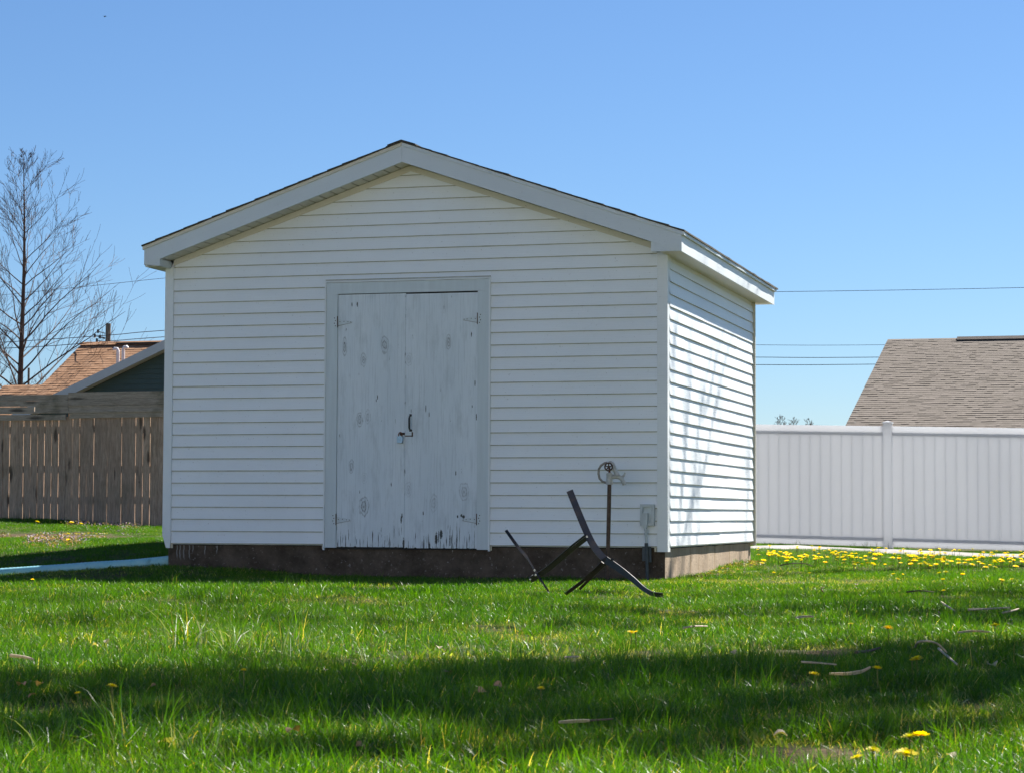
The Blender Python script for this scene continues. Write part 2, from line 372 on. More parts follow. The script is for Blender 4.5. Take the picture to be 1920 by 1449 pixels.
def ground_mat():
    k = N('soil_and_thatch'); P = k.pos
    a = k.noise(14, 6, .7); b = k.noise(1.3, 5, .6)
    c = k.mix(k.mr(a, .3, .7), (.035,.045,.014), (.10,.095,.04))
    c = k.mix(k.math('MULTIPLY', k.mr(b, .5, .7), .5), c, (.11,.08,.045))
    bare = None
    for (x, y, rx, ry) in BARE:
        d = k.vm('MULTIPLY', k.vm('SUBTRACT', P, (x, y, 0)), (1/rx, 1/ry, 0))
        r = k.math('ADD', k.vm('LENGTH', d), k.math('MULTIPLY', k.noise(5, 3), .6))
        q = k.mr(r, 1.3, 1.0); bare = q if bare is None else k.math('MAXIMUM', bare, q)
    c = k.mix(bare, c, k.mix(k.mr(k.noise(60, 4, .7), .35, .65), (.045,.030,.017), (.15,.105,.06)))
    k.bsdf(c, .95, k.bump(k.noise(50, 5, .7), .015), spec=.1); return k.m

# bare spots (x, y, rx, ry)
def bare_from(u, v, rx, ry):
    p = gp(u, v); return (p.x, p.y, rx, ry)
BARE = [bare_from(1530,1418,.13,.16), bare_from(1505,1350,.07,.14), bare_from(1540,1226,.08,.22), bare_from(1500,1285,.10,.16),
        bare_from(90,1005,1.4,1.0), bare_from(215,1402,.07,.08), bare_from(720,1103,.22,.3), bare_from(1510,1158,.12,.3)]
DRY = [bare_from(*q) for q in ((430,1138,.2,.7),(330,1136,.16,.5),(1280,1150,.16,.4),(930,1182,.2,.5),(1430,1093,.5,.9),(1590,1092,.4,.8),(700,1245,.12,.4),(1860,1262,.14,.35),
       (1210,1225,.10,.3),(330,1400,.08,.18),(660,1360,.1,.16),(1380,1425,.14,.10),(1500,1418,.24,.24),(1530,1226,.2,.5),(1500,1345,.14,.2),(250,1132,.25,.6),(1000,1200,.25,.4),(620,1130,.3,.5),(1700,1420,.1,.12),(900,1400,.12,.12),(120,1330,.12,.2))]

# ================================================================== GROUND
def axis(lo, hi, step, far):
    a = list(np.arange(lo, hi+1e-6, step)); s = step; x = hi
    while x < far: s *= 1.5; x += s; a.append(x)
    s = step; x = lo; pre = []
    while x > -far: s *= 1.5; x -= s; pre.append(x)
    return pre[::-1] + a
xs = axis(-22, 9, .3, 900); ys = axis(-18, 23, .3, 900)
vs = [(x, y, gz(x, y) if (-60 < x < 60 and -60 < y < 90) else 0.0) for y in ys for x in xs]
nx = len(xs)
g = MB(); g.v = vs; g.f = [(j*nx+i, j*nx+i+1, (j+1)*nx+i+1, (j+1)*nx+i) for j in range(len(ys)-1) for i in range(nx-1)]
tag(g.build('ground', ground_mat(), smooth=True), kind='structure')

# pale concrete walk by the white fence
UPP = [gp(u, v) for u, v in ((1400,1026),(1560,1028),(1650,1033),(1780,1037),(1920,1041),(2100,1046))]
LOW = [gp(u, v) for u, v in ((1400,1028.5),(1560,1030.5),(1650,1036.5),(1780,1041),(1920,1046),(2100,1051))]
def path_y(x):
    f = lambda P_: float(np.interp(x, [p.x for p in P_], [p.y for p in P_]))
    return f(LOW), min(f(UPP), 16.15)
pth = MB(); n = 24; pv = []
for i in range(n+1):
    x = LOW[0].x+(3.6-LOW[0].x)*i/n; y0, y1 = path_y(x); y0 += .10*noise.noise((x*2, 0, 0)); y1 += .10*noise.noise((x*2, 5, 0))
    for j in range(5):
        y = y0+(y1-y0)*j/4; pv.append((x, y, gz(x, y)+(.028 if 0 < j < 4 else .0)))
pth.add(pv, [(i*5+j, (i+1)*5+j, (i+1)*5+j+1, i*5+j+1) for i in range(n) for j in range(4)])
tag(pth.build('path', M_PATH), kind='structure')

# ================================================================== SHED
XL, XR, DEP, BZ, ROW = -4.362, 0.0, 4.137, 0.26, 0.1016
RX = -2.17                                   # ridge x
def soff(x): return 3.385 - .344*abs(x-RX)
shed = thing('shed', (-2.18, 2.07, 0), 'white clapboard garden shed with grey double doors on a concrete base', 'shed')
# core walls (hidden behind the boards)
core = MB(); core.prism([(XL+.02, BZ-.005),(XR-.02, BZ-.005),(XR-.02, soff(XR)-.01),(RX, soff(RX)+.02),(XL+.02, soff(XL)-.01)], 'y', .019, DEP-.02)
fixn(core.build('wall', M_SID, shed))
fd = MB(); fx0, fx1, fy0, fy1 = -4.325, -.035, .035, DEP-.04
# foundation with slightly broken edges
nseg = 26
def fpt(i, z):
    t = i/nseg; j = noise.noise((t*9, z*20, 2.2))*.006
    return j
for face in range(1):
    per = []
    for i in range(nseg): per.append((fx0+(fx1-fx0)*i/nseg, fy0+fpt(i, 0)))
    for i in range(nseg): per.append((fx1+fpt(i+40, 0), fy0+(fy1-fy0)*i/nseg))
    per.append((fx1, fy1)); per.append((fx0, fy1))
    k = len(per); lv = [-.35, .10, .19, .245]
    vv = [(p[0], p[1], z+(noise.noise((p[0]*3, p[1]*3, 5))*.010 if z > .2 else 0)) for z in lv for p in per]
    ff = [(r*k+i, r*k+(i+1) % k, (r+1)*k+(i+1) % k, (r+1)*k+i) for r in range(len(lv)-1) for i in range(k)] + [tuple(range((len(lv)-1)*k, len(lv)*k))]
    fd.add(vv, ff)
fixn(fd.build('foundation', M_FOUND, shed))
sill = MB().box(fx0+.02, fx1-.015, fy0+.015, fy1-.02, .235, BZ+.02)
sill.build('sill', M_DARKGAP, shed)

def board_front(x0, x1, z0, h=ROW, xt0=None, xt1=None, seed=0, d=1, top=.008):
    """one siding course facing -y; lower lip proud"""
    b = MB(); n = max(2, int((x1-x0)/.35)); xt0 = x0 if xt0 is None else xt0; xt1 = x1 if xt1 is None else xt1
    vs = []
    for i in range(n+1):
        t = i/n; xa = x0+(x1-x0)*t; xb = xt0+(xt1-xt0)*t
        w = noise.noise((xa*1.3, seed*1.7, 0))*.0018; wz = noise.noise((xa*.9, seed*2.1, 4))*.0011
        vs += [(xa, .014, z0+.003+wz), (xa, 0+w, z0+wz), (xa, -.0010+w, z0+.0062+wz), (xb, .0095+w*.3, z0+h+top)]
    fs = [(i*4+j, (i+1)*4+j, (i+1)*4+j+1, i*4+j+1) for i in range(n) for j in range(3)]
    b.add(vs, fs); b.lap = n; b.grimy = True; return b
DX0, DX1 = -2.914, -1.476                     # outside of the door trim
k = 0
for r_ in range(0, 40):
    z0 = BZ + r_*ROW
    # limits under the rake
    lim = (3.385-.03-z0)/.344
    x0, x1 = XL+.075, XR-.088
    a, b = RX-lim, RX+lim
    if lim < .06: break
    x0n, x1n = max(x0, a), min(x1, b)
    limt = (3.385-.03-(z0+ROW+.008))/.344
    xt0, xt1 = max(x0, RX-max(limt+.15, .02)), min(x1, RX+max(limt+.15, .02))
    if z0 < 2.40:
        topz = z0+ROW+.008
        hh = ROW if topz < 2.45 else 2.447-z0-.008
        for (p, q) in ((x0, DX0), (DX1, x1)):
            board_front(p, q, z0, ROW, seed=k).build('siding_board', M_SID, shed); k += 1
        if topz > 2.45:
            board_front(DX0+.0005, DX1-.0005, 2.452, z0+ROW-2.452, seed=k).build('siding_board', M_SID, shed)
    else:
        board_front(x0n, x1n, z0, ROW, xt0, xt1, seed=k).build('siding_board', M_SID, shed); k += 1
# right side courses: two overlapping lengths each
def board_side(y0, y1, z0, h, seed, out=0.0):
    b = MB(); n = max(2, int((y1-y0)/.35)); vs = []
    for i in range(n+1):
        y = y0+(y1-y0)*i/n; w = noise.noise((y*1.2, seed*1.7, 8))*.002; wz = noise.noise((y*.8, seed*2.3, 12))*.0015
        vs += [(-.016, y, z0+.003+wz), (out+w, y, z0+wz), (out+.0006+w, y, z0+.0045+wz), (-.0115+w*.3+out*.5, y, z0+h+.008)]
    fs = [(i*4+j, (i+1)*4+j, (i+1)*4+j+1, i*4+j+1) for i in range(n) for j in range(3)]
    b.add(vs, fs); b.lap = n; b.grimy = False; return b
SR = .1008
for r_ in range(23):
    z0 = BZ+.0057+r_*SR
    js = .6+.42*((r_*3+1) % 7)+.1*random.random()
    sd_ = 300+r_*2
    if r_ == 22:
        board_side(.075, DEP-.035, z0, .06, sd_).build('siding_board', M_SID, shed)
    else:
        board_side(.075, js+.02, z0, SR, sd_, .0022).build('siding_board', M_SID, shed)
        board_side(js, DEP-.035, z0, SR, sd_+1, .0).build('siding_board', M_SID, shed)
# back and left walls: plain courses joined (not in view)
bk = MB()
for r_ in range(23):
    z0 = BZ+r_*ROW
    bk.add([(XL, .07, z0), (XL, DEP-.03, z0), (XL+.012, DEP-.03, z0+ROW), (XL+.012, .07, z0+ROW), (XL+.014, .07, z0), (XL+.014, DEP-.03, z0)], [(0,1,2,3), (0,4,5,1)])
    bk.add([(XL+.07, DEP, z0), (XR-.07, DEP, z0), (XR-.07, DEP-.012, z0+ROW), (XL+.07, DEP-.012, z0+ROW), (XL+.07, DEP-.014, z0), (XR-.07, DEP-.014, z0)], [(0,1,2,3), (0,4,5,1)])
tag(fixn(bk.build('rear_siding', M_SID, shed)), kind='stuff')
# corner posts
cpost = MB()
cz0, cz1 = .222, 2.60
cpost.prism([(XR-.003,-.012),(XR-.003,.09),(XR-.018,.09),(XR-.018,.012),(XR-.088,.012),(XR-.088,-.012)], 'z', cz0, cz1)
fixn(cpost.build('corner_post', M_TRIM, shed))
cp2 = MB(); cp2.prism([(XL,-.012),(XL+.075,-.012),(XL+.075,.012),(XL+.02,.012),(XL+.02,.09),(XL,.09)], 'z', .33, 2.60)
cp2.add([(XL,-.012,.33),(XL+.036,-.012,.225),(XL+.070,-.012,.222),(XL+.075,-.012,.33),(XL,.0,.33),(XL+.036,.0,.225),(XL+.070,.0,.222),(XL+.075,.0,.33)],
        [(0,1,2,3),(7,6,5,4),(0,4,5,1),(1,5,6,2),(2,6,7,3)])
fixn(cp2.build('corner_post', M_TRIM, shed))
cp3 = MB(); cp3.prism([(XR-.02,DEP-.040),(XR+.018,DEP-.040),(XR+.018,DEP-.022),(XR+.006,DEP-.022),(XR+.006,DEP+.012),(XR-.07,DEP+.012),(XR-.07,DEP-.01),(XR-.02,DEP-.01)], 'z', .225, 2.588)
fixn(cp3.build('corner_post', M_CREAM, shed))
cp4 = MB().box(XL-.002, XL+.07, DEP-.07, DEP+.012, .225, 2.6); cp4.build('corner_post', M_TRIM, shed)
# little J-channel stubs under the siding ends
for xx in (XL+.082, DX0-.004, DX1+.006, XR-.105):
    st = MB(); st.box(xx-.008, xx-.005, .0, .012, .222, .262).box(xx+.005, xx+.008, .0, .012, .222, .262).box(xx-.005, xx+.005, .010, .012, .222, .262)
    st.build('channel_end', M_CREAM, shed)
# gable trim (J-channel following the rake at wall)
for sgn, xe in ((-1, XL+.075), (1, XR-.088)):
    gt = MB(); xa = RX; za = soff(RX)+.007
    gt.prism([(xa, za), (xe, soff(xe)+.007), (xe, soff(xe)-.042), (xa, za-.049)] if sgn > 0 else [(xe, soff(xe)+.007), (xa, za), (xa, za-.049), (xe, soff(xe)-.042)], 'y', -.010, .012)
    fixn(gt.build('gable_trim', M_CREAM, shed))
# roof: deck slabs
YF, YB = -.24, 4.41
EL, ER = -4.455, .157
for sgn, xe in ((-1, EL), (1, ER)):
    dk = MB(); t = lambda x: 3.385+.150-.344*abs(x-RX)
    dk.prism([(RX, t(RX)-.02), (xe-sgn*.02, t(xe)-.02), (xe-sgn*.02, t(xe)-.045), (RX, t(RX)-.045)], 'y', YF+.02, YB-.01)
    fixn(dk.build('roof_deck', M_DARKGAP, shed))
    # rake board and drip trim
    rk = MB(); f = lambda x: soff(x)
    rk.prism([(RX+sgn*.0008, f(RX)), (xe, f(xe)), (xe, f(xe)+.132), (RX+sgn*.0008, f(RX)+.132)], 'y', YF, YF+.022); fixn(rk.build('rake_board', M_RAKE, shed))
    dt = MB(); dt.prism([(RX+sgn*.0008, f(RX)+.1325), (xe+sgn*.012, f(xe+sgn*.012)+.1325), (xe+sgn*.012, f(xe+sgn*.012)+.160), (RX+sgn*.0008, f(RX)+.160)], 'y', YF-.010, YF+.02)
    fixn(dt.build('drip_edge', M_CREAM if sgn < 0 else M_RAKE, shed))
    # rear rake
    rb = MB(); rb.prism([(RX, f(RX)), (xe, f(xe)), (xe, f(xe)+.16), (RX, f(RX)+.16)], 'y', YB-.022, YB); fixn(rb.build('rake_board', M_RAKE, shed))
    # rake soffit panels
    x = RX; w = .0935
    while abs(x-RX) < abs((XR if sgn > 0 else XL)-RX)-.03:
        x2 = x+sgn*w*.87; p = MB(); e = .004
        p.prism([(x, f(x)+.010), (x2, f(x2)+.010), (x2, f(x2)+.018), (x, f(x)+.018)], 'y', YF+.0225, .010)
        fixn(p.build('soffit_panel', M_SOFF, shed)); x += sgn*w
    # gap backing above soffit
    gb = MB(); gb.prism([(RX, f(RX)+.022), (xe-sgn*.18, f(xe-sgn*.18)+.022), (xe-sgn*.18, f(xe-sgn*.18)+.03), (RX, f(RX)+.03)], 'y', YF+.024, .012)
    fixn(gb.build('soffit_backing', M_DARKGAP, shed))
    # pork-chop return
    xi = XR-.090 if sgn > 0 else XL+.05
    pc = MB(); pc.prism([(xi, 2.5885), (xe-sgn*.004, 2.5885 if sgn > 0 else f(xe)+.003), (xi, f(xi)-.0005)], 'y', YF+.0035, .012 if sgn < 0 else YF+.02)
    fixn(pc.build('eave_return', M_RAKE, shed))
# side fascias and soffits
fb = MB(); fb.box(ER-.018, ER, YF+.0225, YB-.0225, 2.5855, 2.585+.126); fb.build('fascia', M_TRIM, shed)
de = MB(); de.prism([(ER-.01, 2.713), (ER+.022, 2.713), (ER+.022, 2.738), (ER-.01, 2.747)], 'y', YF-.008, YB+.005); fixn(de.build('drip_edge', M_RAKE, shed))
fl = MB(); fl.box(EL, EL+.018, YF+.0225, YB-.0225, 2.5855, 2.585+.126); fl.build('fascia', M_TRIM, shed)
sf = MB()
y = YF+.0225
while y < YB-.03:
    sf.box(XR-.02, ER-.0185, y, min(y+.048, YB-.024), 2.5880, 2.594); y += .050
tag(sf.build('eave_soffit', M_SOFF, shed))
MB().box(XR-.02, ER-.0185, YF+.023, YB-.024, 2.5945, 2.598).build('soffit_backing', M_CREAM, shed)
MB().box(EL+.0185, XL+.02, YF+.023, YB-.024, 2.588, 2.594).build('eave_soffit', M_SOFF, shed)
# shingle courses
for sgn, xe in ((-1, EL-.02), (1, ER+.03)):
    L = abs(xe-RX); nC = 18; st = L/nC
    for i in range(nC):
        d0, d1 = L-i*st, max(0.0, L-(i+1)*st-.05)
        sh = MB(); n = 24; vv = []
        for j in range(n+1):
            y = YF-.018+(YB+.02-YF+.018)*j/n
            jy = random.uniform(-.008,.004) if j in (0,n) else 0
            jd = random.uniform(-.004,.006)
            zt = lambda dd: 3.385+.152-.344*dd
            lift = .013+random.uniform(-.002,.004)
            vv += [(RX+sgn*(d0+jd), y+jy, zt(d0+jd)+.010), (RX+sgn*(d0+jd), y+jy, zt(d0+jd)+.010+lift), (RX+sgn*d1, y+jy, zt(d1)+.018), (RX+sgn*d1, y+jy, zt(d1)+.008)]
        ff = [(a*4+b, a*4+(b+1) % 4, (a+1)*4+(b+1) % 4, (a+1)*4+b) for a in range(n) for b in range(4)] + [(0,3,2,1), (n*4,n*4+1,n*4+2,n*4+3)]
        sh.add(vv, ff); fixn(sh.build('shingle_course', M_SHING_D, shed))
rc = MB(); rc.prism([(RX-.12, 3.528), (RX, 3.566), (RX+.12, 3.528), (RX+.12, 3.520), (RX, 3.556), (RX-.12, 3.520)], 'y', YF-.022, YB+.02)
fixn(rc.build('ridge_cap', M_SHING_D, shed))

# ---- doors
LX0, LX1, RX0, RX1 = -2.801, -2.2100, -2.2072, -1.588
DZB, DZT = .243, 2.334
MB().box(-2.82, -1.57, .0165, .0185, .225, 2.40).build('door_opening', M_DARKGAP, shed)
MB().box(-2.9015, LX0-.0025, -.007, .016, .236, 2.3365).build('door_casing', M_CASE, shed)
MB().box(RX1+.0025, -1.4895, -.007, .016, .228, 2.3365).build('door_casing', M_CASE, shed)
MB().box(-2.9015, -1.4895, -.0068, .016, 2.3372, 2.431).build('door_casing', M_CASE, shed)
for (a, b) in ((-2.914, -2.9025), (-1.4885, -1.476)):
    MB().box(a, b, -.016, .012, .216, 2.446).build('door_trim', M_TRIM, shed)
dtm = MB(); n = 14; vv = []
for i in range(n+1):
    x = -2.9024+(2.9024-1.4886)*i/n; dz = .0035*math.sin(i*1.9)*(1 if 7 < i < 14 else .25)
    vv += [(x,-.015,2.4335+dz),(x,-.015,2.4465),(x,.012,2.4465),(x,.012,2.4335+dz)]
dtm.add(vv, [(a*4+b, a*4+(b+1) % 4, (a+1)*4+(b+1) % 4, (a+1)*4+b) for a in range(n) for b in range(4)]); fixn(dtm.build('door_trim', M_TRIM, shed))
def leaf(x0, x1, zb, zt, yf, seed):
    """plywood leaf with a ragged bottom edge"""
    d = MB(); n = 40; vv = []
    for i in range(n+1):
        x = x0+(x1-x0)*i/n
        rag = max(0, noise.noise((x*40, seed, 0))-.15)*.02
        warp = .0012*math.sin((x-x0)*9+seed)
        vv += [(x, yf+warp, zb+rag), (x, yf+warp, zt), (x, yf+.012, zt), (x, yf+.012, zb+rag)]
    d.add(vv, [(a*4+b, a*4+(b+1) % 4, (a+1)*4+(b+1) % 4, (a+1)*4+b) for a in range(n) for b in range(4)] + [(0,3,2,1), (n*4,n*4+1,n*4+2,n*4+3)])
    return fixn(d.build('door', M_DOOR, shed))
dl = leaf(LX0, LX1, DZB, DZT-.003, .002, 1.0)
dr = leaf(RX0, RX1, DZB-.006, DZT-.010, .001, 5.0)
def hinge(cx, z, sgn, par, zs=1):
    """T hinge: plate on casing, tapering strap on the door; sgn = direction of strap"""
    h = MB()
    h.box(min(cx-sgn*.004, cx-sgn*.036), max(cx-sgn*.004, cx-sgn*.036), -.0095, -.0072, z-.047, z+.047)
    h.prism([(cx+sgn*.003, z-.022-.012), (cx+sgn*.128, z-.006-.004), (cx+sgn*.128, z+.006-.004), (cx+sgn*.003, z+.022)] if sgn > 0 else
            [(cx+sgn*.003, z+.022), (cx+sgn*.128, z+.006-.004), (cx+sgn*.128, z-.006-.004), (cx+sgn*.003, z-.022-.012)], 'y', -.0025, .0005)
    o = fixn(h.build('hinge', M_CASE, par))
    MB().tube([(cx, -.0105, z-.047), (cx, -.0105, z+.047)], .0038, 8).build('hinge_pin', M_RUST, o)
    sc_ = MB()
    for a, b in ((-.026,.032),(-.018,.010),(-.027,-.012),(-.018,-.034)):
        sc_.tube([(cx+sgn*a, -.0112, z+b), (cx+sgn*a, -.009, z+b)], .0042, 8)
    for a, b in ((.02,.0),(.055,.002),(.09,-.002),(.115,-.004)):
        sc_.tube([(cx+sgn*a, -.0045, z+b), (cx+sgn*a, -.002, z+b)], .0035, 8)
    sc_.build('screw', M_SHING_D, o)
    ru = MB(); ru.prism([(cx+sgn*.003, z-.034), (cx+sgn*.125, z-.0115), (cx+sgn*.125, z-.0095), (cx+sgn*.003, z-.031)], 'y', -.0032, -.0024); fixn(ru.build('rust_line', M_RUST, o))
hinge(LX0-.001, 2.105, 1, dl); hinge(LX0-.001, .469, 1, dl)
hinge(RX1+.001, 2.108, -1, dr); hinge(RX1+.001, .474, -1, dr)
# pull handle
hd = MB(); hd.tube([(-2.160,.0,1.322),(-2.160,-.028,1.314),(-2.160,-.034,1.298),(-2.160,-.034,1.228),(-2.160,-.028,1.212),(-2.158,.0,1.204)], [.006,.006,.0085,.0085,.006,.006], 10)
hd.box(-2.170,-2.150,-.002,.001,1.318,1.336).box(-2.170,-2.146,-.002,.001,1.192,1.210)
hd.build('pull_handle', simple('black_handle', (.015,.02,.02), .4), dr, True)
hs = MB(); hs.box(-2.205,-2.140,-.0045,.0005,1.152,1.160).box(-2.150,-2.138,-.0045,.0005,1.150,1.188).box(-2.252,-2.205,-.0045,.0,1.166,1.184).box(-2.243,-2.237,-.024,-.0045,1.160,1.182)
hs.build('hasp', M_RUST, dr)
MB().box(-2.206,-2.149,-.0046,.0004,1.1605,1.186).build('hasp_plate', M_CASE, dr)
pl = thing('padlock', (-2.243,-.02,1.10), 'blue steel padlock with rusty shackle hanging from the door hasp', 'padlock')
pb = MB(); pb.prism([(-2.268,1.105),(-2.264,1.100),(-2.226,1.098),(-2.221,1.104),(-2.217,1.145),(-2.221,1.152),(-2.259,1.155),(-2.264,1.149)], 'y', -.034, -.012); fixn(pb.build('lock_body', M_LOCK, pl))
ps = MB(); ps.tube([(-2.256,-.022,1.148),(-2.256,-.022,1.172),(-2.250,-.022,1.182),(-2.240,-.022,1.186),(-2.230,-.022,1.182),(-2.226,-.022,1.172),(-2.226,-.022,1.148)], .0042, 8); ps.build('shackle', M_RUST2, pl, True)
MB().box(-2.262,-2.222,-.033,-.013,1.0975,1.1035).build('lock_base', M_SHING_D, pl)

# ---- outlet box and conduit on the front wall
ob = MB(); ox0, ox1, oz0, oz1 = -.222, -.108, .430, .600
ob.box(ox0, ox0+.020, -.034, .0, oz0, oz1).box(ox1-.022, ox1, -.034, .0, oz0, oz1).box(ox0+.020, ox1-.022, -.034, .0, oz1-.022, oz1).box(ox0+.020, ox1-.022, -.034, .0, oz0, oz0+.022)
obo = ob.build('outlet_box', M_GRAYBOX, shed)
MB().box(ox0+.0202, ox1-.0222, -.012, -.002, oz0+.0222, oz1-.0222).build('cover_plate', M_CASE, obo)
pg = MB(); pg.prism([(-.195,.53),(-.160,.53),(-.157,.50),(-.160,.425),(-.172,.405),(-.186,.405),(-.197,.43)], 'y', -.062, -.0125); fixn(pg.build('plug_cover', M_GRAYBOX, obo))
cn = MB(); cn.tube([(-.172,-.042,.405),(-.172,-.042,.386)], .017, 12).tube([(-.172,-.042,.386),(-.172,-.042,.374)], .012, 12).tube([(-.172,-.042,.374),(-.172,-.042,.355)], .016, 12)
cn.tube([(-.172,-.042,.355),(-.170,-.040,.29)], .0105, 12); cn.build('conduit', M_GRAYBOX, obo, True)
c2 = MB(); c2.tube([(-.170,-.040,.292),(-.170,-.040,.262)], .014, 12).box(-.205,-.176,-.03,.03,.15,.262).tube([(-.168,-.03,.262),(-.166,-.02,-.1)], .012, 12).tube([(-.148,-.01,.262),(-.146,-.01,.14)], .012, 10)
c2.build('conduit_body', M_SLATE, obo)

# ================================================================== yard hydrant
hy = thing('yard_hydrant', (-.40,-.35,0), 'rusty standpipe yard hydrant with worn white spout head before the shed', 'yard hydrant')
MB().tube([(-.414,-.35,-.15),(-.410,-.35,.2),(-.402,-.35,.56),(-.398,-.35,.762)], .016, 14).build('standpipe', M_RUST, hy, True)
hb = MB(); hb.tube([(-.398,-.35,.752),(-.398,-.35,.772),(-.398,-.35,.815),(-.398,-.35,.838),(-.398,-.35,.846)], [.028,.026,.024,.025,.014], 14)
hb.tube([(-.385,-.35,.812),(-.350,-.35,.815),(-.318,-.35,.810),(-.298,-.35,.795),(-.290,-.35,.776),(-.286,-.35,.765)], [.020,.018,.018,.017,.017,.019], 12)
hb.tube([(-.300,-.35,.806),(-.282,-.35,.822),(-.272,-.35,.846)], [.012,.009,.006], 8)
hb.build('spout', M_HYD, hy, True)
MB().tube([(-.284,-.35,.772),(-.277,-.35,.748)], [.019,.016], 12).build('hose_thread', M_HYD, hy, True)
hl = MB(); hl.tube([(-.425,-.35,.766),(-.455,-.35,.775),(-.478,-.35,.800),(-.486,-.35,.835),(-.484,-.35,.872),(-.468,-.35,.900),(-.440,-.35,.918),(-.415,-.35,.924)], .0095, 10)
hl.build('lever', simple('worn_lever', (.33,.30,.25), .6, .35, 30), hy, True)
MB().tube([(-.330,-.365,.82),(-.352,-.365,.870),(-.368,-.365,.915),(-.385,-.365,.930),(-.402,-.365,.925)], [.020,.017,.014,.012,.009], 8).build('link_arm', M_HYD, hy, True)
wh = MB()
ring = [(-.397+.030*math.cos(a), -.385, .890+.030*math.sin(a)) for a in [2*math.pi*i/16 for i in range(17)]]
wh.tube(ring, .006, 8, False)
for i in range(5):
    a = 2*math.pi*i/5+.3; wh.tube([(-.397,-.385,.890), (-.397+.03*math.cos(a),-.385,.890+.03*math.sin(a))], .005, 6)
wh.tube([(-.397,-.390,.890),(-.397,-.355,.890)], .010, 10)
wh.build('linkage_wheel', M_RUST, hy, True)
MB().tube([(-.398,-.35,.842),(-.398,-.35,.862),(-.397,-.365,.885)], [.010,.007,.009], 8).build('plunger_rod', M_RUST2, hy, True)

# ================================================================== bent metal frame in the grass
fr = thing('metal_frame', (.2,-3.9,0), 'dark bent flat-bar metal frame of a broken chair lying in the grass', 'metal frame')
def spl(pts, n=5):
    pts = [Vector(p) for p in pts]; out = []
    for i in range(len(pts)-1):
        p0, p1, p2, p3 = pts[max(i-1,0)], pts[i], pts[i+1], pts[min(i+2,len(pts)-1)]
        for j in range(n):
            t = j/n; out.append(.5*((2*p1)+(-p0+p2)*t+(2*p0-5*p1+4*p2-p3)*t*t+(-p0+3*p1-3*p2+p3)*t**3))
    out.append(pts[-1]); return out
A = [(0.107,-3.613,0.665),(0.203,-3.787,0.539),(0.3,-3.96,0.415),(0.377,-4.089,0.328),(0.464,-4.217,0.26),(0.545,-4.296,0.218),(0.631,-4.373,0.174),(0.716,-4.45,0.124),(0.787,-4.531,0.082),(0.858,-4.60,0.054),(0.925,-4.62,0.048)]
B = [(-0.478,-3.034,0.407),(-0.361,-3.151,0.297),(-0.268,-3.277,0.234),(-0.161,-3.45,0.144),(-0.095,-3.531,0.083),(-0.025,-3.612,0.013)]
X1 = [(0.318,-4.005,0.371),(0.179,-3.831,0.296),(0.034,-3.659,0.208),(-0.073,-3.529,0.147),(-0.216,-3.357,0.084)]
Y1 = [(0.548,-4.297,0.245),(0.476,-4.211,0.209),(0.394,-4.126,0.152),(0.271,-4.0,0.056)]
Y2 = [(0.455,-4.166,0.225),(0.387,-4.129,0.166),(0.304,-4.045,0.109),(0.173,-3.973,0.023)]
As = spl(A); nA = len(As)
wA = [.043 if i < nA*.5 else .043-.016*min(1, (i-nA*.5)/(nA*.3)) for i in range(nA)]
wdA = [Vector(RT)*1.0+Vector((0,0,.45)) if i < nA*.42 else Vector(UP)*.8+Vector(RT)*.5-Vector(_fw)*.5 for i in range(nA)]
MB().strip(As, wA, .006, wdA).build('side_bar', M_BLACK, fr)
MB().strip(spl(B), [.02]*11+[.012]*15, .008, Vector(RT)+Vector((0,0,.4))).build('side_bar', M_BLACK, fr)
MB().strip(spl(X1), .026, .006, Vector((.1,-.5,.9))).build('cross_bar', M_BLACK, fr)
MB().tube([Vector(p)+Vector((-.012,.0,.016)) for p in spl(X1)], .006, 6).build('cross_rod', M_BLACK, fr)
MB().strip(spl(Y1), .016, .010, Vector((0,-.5,.8))).build('cross_bar', M_BLACK, fr)
MB().strip(spl(Y2), .020, .008, Vector((0,-.5,.8))).build('cross_bar', M_BLACK, fr)
for p in ((.318,-4.012,.378),(.335,-4.04,.345),(-.163,-3.47,.155),(-.150,-3.49,.125),(-.216,-3.38,.095),(-.2,-3.38,.118)):
    P = Vector(p); MB().tube([P-Vector(_fw)*.012, P-Vector(_fw)*.004], .0065, 8).build('bolt', M_BOLT, fr)

# ================================================================== turquoise drain pipe
pp = []
for u, v in ((325,1041.5),(312,1043),(285,1046),(240,1050),(180,1053.5),(120,1058),(68,1061.5),(16,1065)):
    q = at_y(u, v, .15); pp.append(Vector((q.x, .15, q.z-.040)))
q0, q1 = pp[-2], pp[-1]
pp.append(q1+(q1-q0)*1.4); pp.append(q1+(q1-q0)*3.2)
pts = spl(pp, 16); rad = [.046+.0025*(i % 2) for i in range(len(pts))]
tag(MB().tube(pts, rad, 16).build('drain_pipe', M_TEAL, smooth=True), 'turquoise plastic drain pipe lying in the grass at the left shed corner', 'drain pipe')

